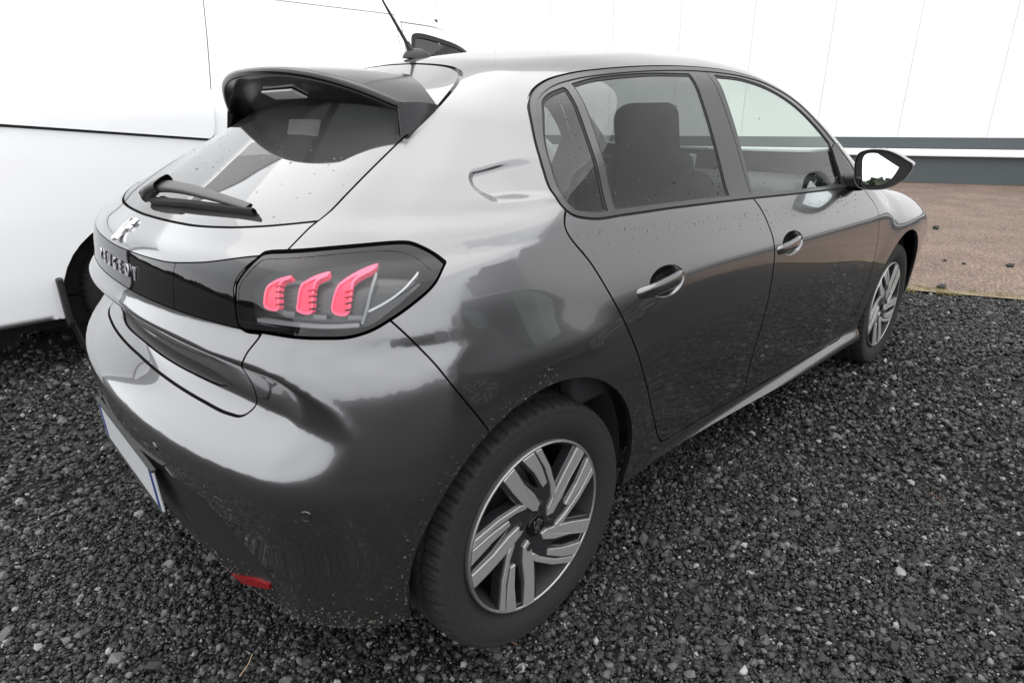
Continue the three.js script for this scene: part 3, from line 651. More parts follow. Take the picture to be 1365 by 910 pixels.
// wiper, emblem, lettering, aerial
{
  const P3 = (z, y, lift) => { const x = surf(z, y), n = bodyN(x, y, z); return V3(x + n[0] * lift, y + n[1] * lift, z + n[2] * lift); };
  const w = new THREE.Group(); w.name = 'rear_wiper'; gate.add(w);
  const bar = (pts, wid, hgt) => {
    const c = new THREE.CatmullRomCurve3(pts), n = 30, p = [], ix = [], m = 12;
    for (let i = 0; i <= n; i++) {
      const t = i / n, q = c.getPoint(t), T = c.getTangent(t), b = bodyN(surf(q.z, q.y), q.y, q.z), U = V3(b[0], b[1], b[2]), S = U.clone().cross(T).normalize(), u2 = T.clone().cross(S).negate();
      const a0 = typeof wid === 'function' ? wid(t) : wid, h0 = typeof hgt === 'function' ? hgt(t) : hgt;
      for (let j = 0; j < m; j++) { const a = j / m * 6.2832, cx = Math.cos(a), sx = Math.sin(a), k = q.clone().addScaledVector(S, a0 * Math.sign(cx) * Math.abs(cx) ** 0.6).addScaledVector(U, h0 * Math.sign(sx) * Math.abs(sx) ** 0.6); p.push(k.x, k.y, k.z); }
    }
    for (let i = 0; i < n; i++) for (let j = 0; j < m; j++) { const a = i * m + j, b = i * m + (j + 1) % m; ix.push(a, b, a + m, b, b + m, a + m); }
    const g = new THREE.BufferGeometry(); g.setAttribute('position', new THREE.Float32BufferAttribute(p, 3)); g.setIndex(ix); g.computeVertexNormals(); return g;
  };
  mesh('arm', bar([P3(-0.05, 1.030, 0.022), P3(0.03, 1.038, 0.030), P3(0.14, 1.042, 0.030), P3(0.28, 1.041, 0.022), P3(0.402, 1.037, 0.012)], t => lerp(0.021, 0.009, t), t => lerp(0.012, 0.004, t)), std(0.035, 0.035, 0.036, 0.5), w);
  mesh('pivot_cap', bar([P3(-0.045, 1.03, 0.014), P3(-0.01, 1.034, 0.028), P3(0.05, 1.041, 0.038)], 0.025, 0.013), M.plastic, w);
  mesh('blade', bar([P3(0.0, 1.024, 0.008), P3(0.2, 1.031, 0.010), P3(0.425, 1.033, 0.008)], t => 0.009 * (1 - 0.5 * t), 0.008), std(0.012, 0.012, 0.012, 0.95), w);
  // lion emblem in chrome
  const emb = mesh('emblem', new THREE.ExtrudeGeometry(lion(0.036), { depth: 0.004, bevelEnabled: true, bevelSize: 0.0015, bevelThickness: 0.0015, bevelSegments: 2 }), M.chrome, gate);
  const put = (o, z, y, lift) => { const x = surf(z, y), n = bodyN(x, y, z); const Z = V3(n[0], n[1], n[2]), X = V3(0, 1, 0).cross(Z).normalize(), Y = Z.clone().cross(X); o.quaternion.setFromRotationMatrix(new THREE.Matrix4().makeBasis(X, Y, Z)); o.position.set(x + n[0] * lift, y + n[1] * lift, z + n[2] * lift); };
  put(emb, 0, 0.971, 0.001);
  const font = await new FontLoader().loadAsync('fonts/droid/droid_sans_bold.typeface.json');
  [...'PEUGEOT'].forEach((c, i) => {
    const g = new TextGeometry(c, { font, size: 0.029, depth: 0.002, curveSegments: 4, bevelEnabled: true, bevelSize: 0.0004, bevelThickness: 0.0004, bevelSegments: 1 }); g.computeBoundingBox();
    g.translate(-(g.boundingBox.max.x + g.boundingBox.min.x) / 2, -0.013, 0);
    put(mesh('letter', g, M.silver, gate), -0.15 + i * 0.05, 0.895, 0.0005);
  });
  const roofY = (x, z) => { let lo = 1.2, hi = 1.5; for (let k = 0; k < 30; k++) { const m = (lo + hi) / 2; bodyF(x, m, z) > 0 ? hi = m : lo = m; } return lo; };
  const an = new THREE.Group(); an.name = 'roof_aerial'; car.add(an);
  const y0 = roofY(0.33, 0);
  const foot = new THREE.SphereGeometry(1, 24, 12, 0, 6.2832, 0, 1.5708).scale(0.052, 0.03, 0.02); mesh('foot', [foot, new THREE.CylinderGeometry(0.007, 0.012, 0.03, 14).rotateZ(0.45).translate(-0.028, 0.03, 0)], M.plastic, an);
  const rod = new THREE.CylinderGeometry(0.0022, 0.0055, 0.2, 10).translate(0, 0.1, 0).rotateZ(0.62).translate(-0.032, 0.036, 0); mesh('rod', rod, M.plastic, an);
  an.position.set(0.335, y0 - 0.002, 0);
}
// wheels: tyre with cut tread, rim of five twin spokes with bright faces, disc and caliper behind
function ringOf(profile, n, cut) {                 // profile [r, z] swept about z; cut(angle, k) shortens the radius
  const p = [], ix = [], m = profile.length;
  for (let i = 0; i <= n; i++) { const a = i / n * Math.PI * 2; profile.forEach(([r, z], k) => { const q = r - (cut ? cut(i, k, r, z) : 0); p.push(q * Math.cos(a), q * Math.sin(a), z); }); }
  for (let i = 0; i < n; i++) for (let k = 0; k + 1 < m; k++) { const a = i * m + k; ix.push(a, a + m, a + 1, a + 1, a + m, a + m + 1); }
  const g = new THREE.BufferGeometry(); g.setAttribute('position', new THREE.Float32BufferAttribute(p, 3)); g.setIndex(ix); g.computeVertexNormals(); return g;
}
M.tyre = std(0.021, 0.019, 0.0175, 0.85);
{ // road dirt on the rubber
  const t = noiseTexture(256, (u, v) => { const a = 0.75 + 0.25 * Math.sin(u * 50 + Math.sin(v * 44) * 2) * Math.sin(v * 69 + Math.sin(u * 31)), n = rnd(0.75, 1) * a; return [255 * n, 248 * n, 240 * n]; }, true);
  M.tyre.map = t;
}
M.rimDark = std(0.022, 0.022, 0.024, 0.3, { clearcoat: 0.6, metalness: 0.3 });
M.rimFace = std(0.58, 0.57, 0.555, 0.48, { metalness: 0.85 });
M.disc = std(0.28, 0.27, 0.26, 0.4, { metalness: 0.9 });
function makeWheel() {
  const w = new THREE.Group(); w.name = 'wheel';
  const prof = [];                                  // outer side first, then over the tread, then the inner side; z = 0 at the outer face
  for (let k = 0; k <= 12; k++) { const t = k / 12, r = lerp(0.2165, 0.296, t); prof.push([r, -0.016 + 0.020 * Math.sin(Math.min(1, t * 1.25) * Math.PI * 0.62) - 0.004 + (k === 3 || k === 9 ? 0.0012 : 0)]); }
  const tread = [[0.300, -0.006], [0.3035, -0.011], [0.306, -0.018], [0.3085, -0.030], [0.3092, -0.046], [0.3095, -0.0465], [0.303, -0.048], [0.303, -0.056], [0.3098, -0.0575], [0.310, -0.075], [0.310, -0.0865], [0.303, -0.088], [0.303, -0.100], [0.310, -0.1015], [0.310, -0.13], [0.303, -0.1315], [0.303, -0.14], [0.3095, -0.1415], [0.3085, -0.165], [0.305, -0.18], [0.296, -0.19], [0.25, -0.195], [0.21, -0.18]];
  prof.push(...tread);
  const n = 448;
  const g = ringOf(prof, n, (i, k, r, z) => (k >= 12 && r > 0.295 && z > -0.175 ? ([2, 3].includes(i % 7) && (z > -0.047 || z < -0.14 || (z < -0.058 && z > -0.07)) ? (k < 14 ? 0.0018 : 0.0055) : [5].includes(i % 7) && z < -0.016 ? 0.0025 : 0) : 0));
  const uv = []; const pa = g.attributes.position; for (let i = 0; i < pa.count; i++) uv.push(Math.atan2(pa.getY(i), pa.getX(i)) * 2, Math.hypot(pa.getX(i), pa.getY(i)) * 12 + pa.getZ(i) * 9);
  g.setAttribute('uv', new THREE.Float32BufferAttribute(uv, 2));
  mesh('tyre', g, M.tyre, w);
  const rim = new THREE.Group(); rim.name = 'rim'; w.add(rim);
  mesh('flange', ringOf([[0.2155, -0.020], [0.2165, -0.010], [0.2155, -0.006], [0.213, -0.0045], [0.2105, -0.0055], [0.2085, -0.0085]], 96), std(0.34, 0.335, 0.33, 0.45, { metalness: 0.85 }), rim);
  mesh('barrel', ringOf([[0.2085, -0.0075], [0.205, -0.016], [0.2, -0.03], [0.192, -0.06], [0.188, -0.12], [0.195, -0.18]], 64), std(0.012, 0.012, 0.012, 0.7), rim);
  const pol = (r, a) => { const t = a * Math.PI / 180; return new THREE.Vector2(r * Math.cos(t), r * Math.sin(t)); };
  const dish = g0 => { const p = g0.attributes.position; for (let i = 0; i < p.count; i++) { const r = Math.hypot(p.getX(i), p.getY(i)); p.setZ(i, p.getZ(i) - 0.004 - 0.012 * Math.pow(1 - Math.min(1, r / 0.208), 1.3)); } g0.computeVertexNormals(); return g0; };
  const fine = (shape, depth, bevel) => { // extruded, then cut finer so that it can be dished
    let e = new THREE.ExtrudeGeometry(shape, { depth, bevelEnabled: true, bevelSize: bevel, bevelThickness: bevel, bevelSegments: 1, bevelOffset: -bevel });
    return e;
  };
  const dense = pts => { const o = []; pts.forEach((p, i) => { const q = pts[(i + 1) % pts.length], m = Math.max(1, Math.ceil(p.distanceTo(q) / 0.02)); for (let k = 0; k < m; k++) o.push(p.clone().lerp(q, k / m)); }); return o; };
  const A = [pol(0.2085, 5.2), pol(0.2085, 0), pol(0.2085, -4.8), pol(0.145, -8.5), pol(0.094, -21), pol(0.058, -38), pol(0.039, -34), pol(0.048, -12), pol(0.1, 2.5), pol(0.145, 4.6)];
  const Bp = [pol(0.2085, -12.2), pol(0.2085, -22.2), pol(0.16, -30.5), pol(0.112, -43), pol(0.100, -38), pol(0.15, -22.5)];
  const Cp = [pol(0.2085, -23.4), pol(0.2085, -28.6), pol(0.15, -42.5), pol(0.10, -66), pol(0.078, -79), pol(0.074, -70), pol(0.10, -54), pol(0.15, -36)];
  const base = new THREE.Shape(dense([pol(0.2095, 8.5), pol(0.2095, -10), pol(0.2095, -30), pol(0.15, -44.5), pol(0.1, -69), pol(0.072, -86), pol(0.04, -100), pol(0.0, 0), pol(0.038, 30), pol(0.055, 4), pol(0.1, 9), pol(0.15, 9)]));
  const hole = new THREE.Path(dense([pol(0.2, -6.6), pol(0.145, -12), pol(0.105, -26), pol(0.1, -32), pol(0.145, -21.5), pol(0.2, -11.2)])); base.holes.push(hole);
  for (let k = 0; k < 5; k++) {
    const rot = (45 + k * 72) * Math.PI / 180;
    const spoke = mesh('spoke', dish(fine(base, 0.026, 0.002)).translate(0, 0, -0.0335).rotateZ(rot), M.rimDark, rim);
    for (const q of [A, Bp, Cp]) mesh('bright_face', dish(fine(new THREE.Shape(dense(q)), 0.004, 0.0006)).translate(0, 0, -0.005).rotateZ(rot), M.rimFace, rim);
  }
  mesh('hub', ringOf([[0.0001, -0.018], [0.03, -0.018], [0.033, -0.021], [0.05, -0.024], [0.07, -0.05], [0.07, -0.07]], 40), M.rimDark, rim);
  const cap = mesh('centre_cap', ringOf([[0.0001, -0.0105], [0.026, -0.0115], [0.0285, -0.014], [0.029, -0.024]], 40), M.gloss, rim);
  mesh('cap_emblem', new THREE.ExtrudeGeometry(lion(0.019), { depth: 0.0012, bevelEnabled: false }).rotateZ(-0.25).translate(0.001, 0, -0.0105), M.chrome, rim);
  for (const a of [71, -19, -117, 155]) { const p = pol(0.054, a); mesh('wheel_bolt', [new THREE.CylinderGeometry(0.0095, 0.0105, 0.016, 6).rotateX(Math.PI / 2).translate(p.x, p.y, -0.018), new THREE.TorusGeometry(0.0125, 0.002, 6, 18).translate(p.x, p.y, -0.022)], M.rimDark, rim); }
  mesh('brake_disc', ringOf([[0.05, -0.085], [0.075, -0.085], [0.078, -0.095], [0.125, -0.095], [0.125, -0.105]], 48), M.disc, w);
  return w;
}
{
  const rear = makeWheel(); car.add(rear); rear.position.set(0, WR, 0.845);
  mesh('caliper', [new RoundedBoxGeometry(0.075, 0.055, 0.05, 2, 0.012).translate(-0.135, 0.06, -0.1), new RoundedBoxGeometry(0.05, 0.07, 0.04, 2, 0.012).translate(-0.11, 0.105, -0.105), new THREE.CylinderGeometry(0.02, 0.02, 0.05, 16).rotateX(Math.PI / 2).translate(-0.14, 0.02, -0.09)], std(0.4, 0.39, 0.37, 0.45, { metalness: 0.7 }), rear);
  for (const [x, s, turn] of [[WB, 1, 0.35], [0, -1, 0], [WB, -1, 0]]) { const c = rear.clone(); c.position.set(x, WR, s * 0.845); if (s < 0) c.rotation.y = Math.PI; if (turn) c.rotation.z = turn; car.add(c); }
  for (const c of car.children) if (c.name === 'wheel') c.traverse(o => { if (o.isMesh) o.castShadow = o.receiveShadow = true; });
}
// right-hand door mirror
{
  const root = new THREE.Group(); root.name = 'door_mirror'; frontDoor.add(root);
  const out = smooth([[0.814, 1.0], [0.811, 1.045], [0.819, 1.072], [0.845, 1.085], [0.882, 1.088], [0.917, 1.084], [0.953, 1.07], [0.984, 1.052], [1.004, 1.04], [1.008, 1.031], [1.001, 1.006], [0.987, 0.98], [0.961, 0.957], [0.93, 0.941], [0.896, 0.936], [0.861, 0.936], [0.836, 0.944], [0.821, 0.966]], true, 4);
  const c = [0.9, 1.012], x0 = 1.82;
  const rows = [[-0.000, 0.955], [-0.004, 0.975], [0.0, 0.995], [0.015, 1.0], [0.05, 0.975], [0.085, 0.90], [0.115, 0.76], [0.135, 0.55], [0.145, 0.3], [0.147, 0.02]];
  const pos = [], ix = [], m = out.length;
  for (const [dx, k] of rows) for (const [z, y] of out) pos.push(x0 + dx + (z - c[0]) * 0.12, c[1] + (y - c[1]) * k + dx * 0.05, c[0] + (z - c[0]) * k - dx * 0.1);
  for (let i = 0; i + 1 < rows.length; i++) for (let j = 0; j < m; j++) { const a = i * m + j, b = i * m + (j + 1) % m; ix.push(a, a + m, b, b, a + m, b + m); }
  const g = new THREE.BufferGeometry(); g.setAttribute('position', new THREE.Float32BufferAttribute(pos, 3)); g.setIndex(ix); g.computeVertexNormals();
  mesh('housing', g, std(0.012, 0.012, 0.013, 0.18, { clearcoat: 1 }), root);
  const bez = out.map(([z, y]) => new THREE.Vector2(-(c[0] + (z - c[0]) * 0.95), c[1] + (y - c[1]) * 0.95));
  const gl = smooth([[0.847, 0.982], [0.84, 1.02], [0.837, 1.055], [0.847, 1.069], [0.886, 1.071], [0.922, 1.06], [0.952, 1.046], [0.963, 1.036], [0.958, 1.015], [0.945, 0.984], [0.927, 0.961], [0.886, 0.954], [0.857, 0.958]], true, 4).map(([z, y]) => new THREE.Vector2(-z, y));
  const face = (pts, dx) => { const s = new THREE.ShapeGeometry(new THREE.Shape(pts)), p = s.attributes.position; for (let i = 0; i < p.count; i++) { const z = -p.getX(i), y = p.getY(i); p.setXYZ(i, x0 + dx + (z - c[0]) * 0.12, y, z); } s.computeVertexNormals(); return s; };
  mesh('mirror_bezel', face(bez, 0.006), M.matt, root);
  const gg = face(gl, 0.0035); { const p = gg.attributes.position; for (let i = 0; i < p.count; i++) p.setX(i, p.getX(i) + (p.getZ(i) - 0.9) * 0.03 + (p.getY(i) - 1.01) * 0.05); gg.computeVertexNormals(); }
  mesh('mirror_glass', gg, std(0.80, 0.86, 0.84, 0.01, { metalness: 1 }), root);
  mesh('mirror_arm', new RoundedBoxGeometry(0.10, 0.07, 0.12, 4, 0.025).rotateX(-0.12).translate(1.865, 0.958, 0.80), M.gloss, root);
  const sail = new THREE.Shape([[1.79, 0.955], [1.80, 1.085], [1.845, 1.10], [1.93, 1.025], [1.965, 0.955]].map(p => new THREE.Vector2(...p))), sg = new THREE.ExtrudeGeometry(sail, { depth: 0.008, bevelEnabled: true, bevelSize: 0.002, bevelThickness: 0.002, bevelSegments: 2 });
  { const p = sg.attributes.position; for (let i = 0; i < p.count; i++) p.setZ(i, sideW(p.getX(i), p.getY(i)) - 0.004 + p.getZ(i)); sg.computeVertexNormals(); }
  mesh('sail_panel', sg, M.gloss, root);
}
// what shows of the cabin: two front seats, rear bench, dash, wheel, screen, inner mirror
{
  const cabin = new THREE.Group(); cabin.name = 'cabin'; car.add(cabin);
  const back = (w, h, d) => new RoundedBoxGeometry(d, h, w, 5, Math.min(d, w) * 0.42);
  for (const s of [1, -1]) {
    const seatBack = mesh('front_seat', [back(0.48, 0.60, 0.14).rotateZ(0.32).translate(1.17, 0.74, s * 0.36), back(0.235, 0.32, 0.12).rotateZ(0.22).translate(1.055, 1.095, s * 0.36), back(0.33, 0.3, 0.13).rotateZ(0.28).translate(1.10, 0.95, s * 0.36), new RoundedBoxGeometry(0.52, 0.16, 0.50, 4, 0.06).translate(1.42, 0.46, s * 0.36)], M.cloth, cabin);
  }
  mesh('rear_bench', [new RoundedBoxGeometry(0.16, 0.56, 1.2, 4, 0.06).rotateZ(0.3).translate(0.22, 0.72, 0), new RoundedBoxGeometry(0.5, 0.16, 1.25, 4, 0.06).translate(0.5, 0.46, 0)], M.cloth, cabin);
  for (const z of [-0.36, 0, 0.36]) mesh('head_restraint', back(0.24, 0.13, 0.09).rotateZ(0.25).translate(0.13, 1.0, z), M.cloth, cabin);
  mesh('load_cover', new THREE.BoxGeometry(0.42, 0.012, 1.15).translate(-0.12, 0.93, 0), M.matt, cabin);
  mesh('dashboard', new RoundedBoxGeometry(0.5, 0.26, 1.36, 5, 0.1).translate(2.0, 0.82, 0), M.plastic, cabin);
  mesh('steering_wheel', new THREE.TorusGeometry(0.165, 0.016, 10, 40).rotateY(Math.PI / 2).rotateZ(-0.4).translate(1.68, 0.86, -0.36), M.plastic, cabin);
  mesh('screen', new RoundedBoxGeometry(0.02, 0.13, 0.25, 3, 0.008).rotateZ(-0.2).translate(1.76, 0.98, 0.02), std(0.62, 0.64, 0.66, 0.25), cabin);
  mesh('inner_mirror', new RoundedBoxGeometry(0.03, 0.065, 0.23, 4, 0.014).translate(1.62, 1.225, 0.0), std(0.4, 0.44, 0.42, 0.2), cabin);
  for (const s of [1, -1]) mesh('door_lining', new RoundedBoxGeometry(1.75, 0.42, 0.06, 3, 0.02).translate(1.05, 0.74, s * 0.76), M.cloth, cabin);
}
// rain drops on the glass and paint, mud specks round the wheel arch and along the bumper's lower edge
{
  const dome = new THREE.SphereGeometry(1, 8, 4, 0, 6.2832, 0, 1.5708).rotateX(Math.PI / 2), o = new THREE.Object3D();
  const scatter = (n, at, s0, s1, flat, squash) => { const list = []; for (let i = 0; i < n; i++) { const q = at(); if (!q) continue; const nn = bodyN(...q), s = rnd(s0, s1) * (rnd() < 0.12 ? 1.7 : 1); o.position.set(q[0] - nn[0] * squash, q[1] - nn[1] * squash, q[2] - nn[2] * squash); o.quaternion.setFromUnitVectors(V3(0, 0, 1), V3(nn[0], nn[1], nn[2])); o.scale.set(s * rnd(0.8, 1.2), s * rnd(0.8, 1.3), s * flat); o.updateMatrix(); list.push(dome.clone().applyMatrix4(o.matrix)); } return list; };
  const onSide = (x, y) => [x, y, sideSurf(x, y)];
  const water = std(0.9, 0.9, 0.9, 0.02, { transmission: 1, thickness: 0.002, ior: 1.33 });
  const inPane = (f, w) => () => { for (let k = 0; k < 40; k++) { const x = rnd(0.15, 1.8), y = rnd(0.96, 1.33); if (f(x, y) < -0.008 && rnd() < w(x, y)) return onSide(x, y); } return null; };
  mesh('rain_drops', scatter(60, inPane(OUT.quarter, () => 1), 0.0010, 0.0026, 0.5, 0.005), water, car, 'stuff');
  mesh('rain_drops', scatter(170, inPane(OUT.rearPane, (x, y) => Math.max(0.04, 1 - (y - 0.99) / 0.09)), 0.0010, 0.0026, 0.5, 0.005), water, car, 'stuff');
  mesh('rain_drops', scatter(70, inPane(OUT.frontPane, (x, y) => Math.max(0.04, 1 - (y - 0.96) / 0.09)), 0.0012, 0.003, 0.5, 0.005), water, car, 'stuff');
  mesh('rain_drops', scatter(170, () => { const x = rnd(0.15, 1.9), y = beltY(x) - 0.03 - rnd(0.07) * rnd(); return onSide(x, y); }, 0.0012, 0.0028, 0.45, 0), water, car, 'stuff');
  mesh('rain_drops', scatter(120, () => { const z = rnd(-0.5, 0.55), y = rnd(1.03, 1.17); return Math.abs(z) < 0.58 - (y - 1.03) * 0.6 ? [surf(z, y), y, z] : null; }, 0.001, 0.0024, 0.4, 0.001), water, gate, 'stuff');
  const mud = std(0.06, 0.053, 0.044, 0.95);
  const specks = [
    ...scatter(150, () => { const a = rnd(0.45, 1.05) * Math.PI, r = 0.356 + rnd() * rnd() * 0.05, x = -0.008 + r * Math.cos(a + 0.1), y = 0.335 + r * Math.sin(a + 0.1); return y > 0.28 ? onSide(x, y) : null; }, 0.0006, 0.0018, 0.6, 0),
    ...scatter(330, () => { const z = rnd(0.35, 0.82), y = 0.264 + rnd() * rnd() * rnd() * 0.12; const x = surf(z, y); return x < -0.3 ? [x, y, z] : null; }, 0.0008, 0.0026, 0.5, 0),
    ...scatter(160, () => onSide(rnd(0.4, 1.9), 0.25 + rnd() * rnd() * 0.14), 0.0006, 0.0016, 0.5, 0)];
  mesh('mud_specks', specks, mud, car, 'stuff');
}
// ---------- the place ----------
const struct = (name, geo, mat) => { const m = mesh(name, geo, mat); m.userData.kind = 'structure'; return m; };
const tag = (o, label, category, group) => { Object.assign(o.userData, { label, category }); if (group) o.userData.group = group; return o; };
// road edge and building run along d; u is measured along d from the edge beside the front wheel, w across it towards the building
const TH = 1.17, dir = V3(Math.cos(TH), 0, Math.sin(TH)), away = V3(dir.z, 0, -dir.x), E0 = V3(4.32, 0, 0.9);
const road = (u, w, y = 0) => E0.clone().addScaledVector(dir, u).addScaledVector(away, w).setY(y);
const lay = o => { o.position.copy(E0); o.rotation.y = -TH; return o; };   // local x = u, local z = -w
const strip = (u0, u1, w0, w1, y) => { const g = new THREE.PlaneGeometry(u1 - u0, w1 - w0).rotateX(-Math.PI / 2).translate((u0 + u1) / 2, y, -(w0 + w1) / 2); const p = g.attributes.position, uv = g.attributes.uv; for (let i = 0; i < p.count; i++) uv.setXY(i, p.getX(i), p.getZ(i)); return g; };
{
  const g = new THREE.PlaneGeometry(500, 500).rotateX(-Math.PI / 2);
  const t = noiseTexture(512, () => { const n = rnd(), q = n < 0.04 ? rnd(120, 190) : rnd(30, 100); return [q, q, q * 0.99]; }, true);
  t.repeat.set(500 / 4, 500 / 4);
  const m = std(0.06, 0.06, 0.06, 0.9); m.map = t; m.bumpMap = t; m.bumpScale = 0.012;
  struct('ground', g.translate(0, -0.016, 0), m);
}
{ // the reddish road: coarse chippings in a brown binder, worn paler along the wheel tracks
  const cell = 16, val = [...Array(cell * cell)].map(() => rnd()), low = (u, v) => { const x = u * cell, y = v * cell, i = x | 0, j = y | 0, f = q => q * q * (3 - 2 * q), a = f(x - i), b = f(y - j), g = (p, q) => val[(q % cell) * cell + p % cell]; return lerp(lerp(g(i, j), g(i + 1, j), a), lerp(g(i, j + 1), g(i + 1, j + 1), a), b); };
  const t = noiseTexture(512, (u, v) => {
    const n = rnd(), k = n < 0.12 ? rnd(1.2, 1.5) : n < 0.30 ? rnd(0.4, 0.65) : rnd(0.75, 1.15), q = (0.86 + 0.16 * low(u, v)) * k, w = rnd(-6, 6);
    return [Math.min(255, 146 * q + w), Math.min(255, 127 * q), Math.min(255, 113 * q - w)];
  }, true);
  t.repeat.set(1 / 4.3, 1 / 4.3);
  const m = std(0.62, 0.58, 0.56, 0.85); m.map = t; m.bumpMap = t; m.bumpScale = 0.004;
  lay(struct('road', strip(-80, 80, 0.1, 9.0, 0.004), m));
  const kerb = std(0.40, 0.34, 0.26, 0.9); const kt = noiseTexture(256, () => { const q = rnd(120, 235); return [q, q * 0.96, q * 0.88]; }, true); kt.repeat.set(2, 2); kerb.map = kt; kerb.bumpMap = kt; kerb.bumpScale = 0.006;
  lay(struct('road_edge', strip(-80, 80, 0.0, 0.11, 0.009), kerb));
}
// white factory hall: dark plinth with a pale pipe along it, tall wall panels above
{
  const hall = thing('factory_hall', 'long white panelled hall with a dark plinth across the brown road', 'building'); lay(hall);
  const W0 = 8.55, pitch = 1.36, off = -0.78;
  const wallMat = std(0.80, 0.80, 0.79, 0.45), plinthMat = std(0.075, 0.092, 0.098, 0.6);
  const pt = noiseTexture(256, (u, v) => { const q = 215 + 22 * Math.sin(u * 25 + 2 * Math.sin(u * 61)) * (0.4 + 0.6 * v) + rnd(-9, 9); return [q, q, q]; }, true); pt.repeat.set(0.2, 1); plinthMat.map = pt;
  mesh('plinth', new THREE.BoxGeometry(110, 0.80, 0.5).translate(0, 0.40, -(W0 + 0.27)), plinthMat, hall);
  mesh('wall_core', new THREE.BoxGeometry(110, 13.4, 12).translate(0, 7.5, -(W0 + 6.2)), std(0.5, 0.5, 0.5, 0.8), hall);
  mesh('flat_roof', new THREE.BoxGeometry(110, 0.2, 12.1).translate(0, 14.3, -(W0 + 6.15)), std(0.7, 0.7, 0.7, 0.6), hall);
  mesh('pipe', new RoundedBoxGeometry(110, 0.125, 0.1, 3, 0.02).translate(0, 0.54, -(W0 - 0.06)), std(0.74, 0.74, 0.73, 0.4), hall);
  for (let k = -8; k <= 8; k++) mesh('pipe_clip', new THREE.BoxGeometry(0.03, 0.14, 0.108).translate(k * 2.8 + 0.4, 0.54, -(W0 - 0.06)), std(0.6, 0.6, 0.6, 0.4), hall);
  const pg = new RoundedBoxGeometry(pitch - 0.004, 13.4, 0.08, 2, 0.003).translate(0, 7.47, -(W0 + 0.07));
  const tones = [0.735, 0.725, 0.745].map(v => { const m = std(v, v, v * 0.99, 0.42); return m; });
  for (let k = -16; k <= 22; k++) { const p = mesh('panel', pg, tones[(k * 7 + 70) % 3], hall); p.position.x = off + (k + 0.5) * pitch; }
}
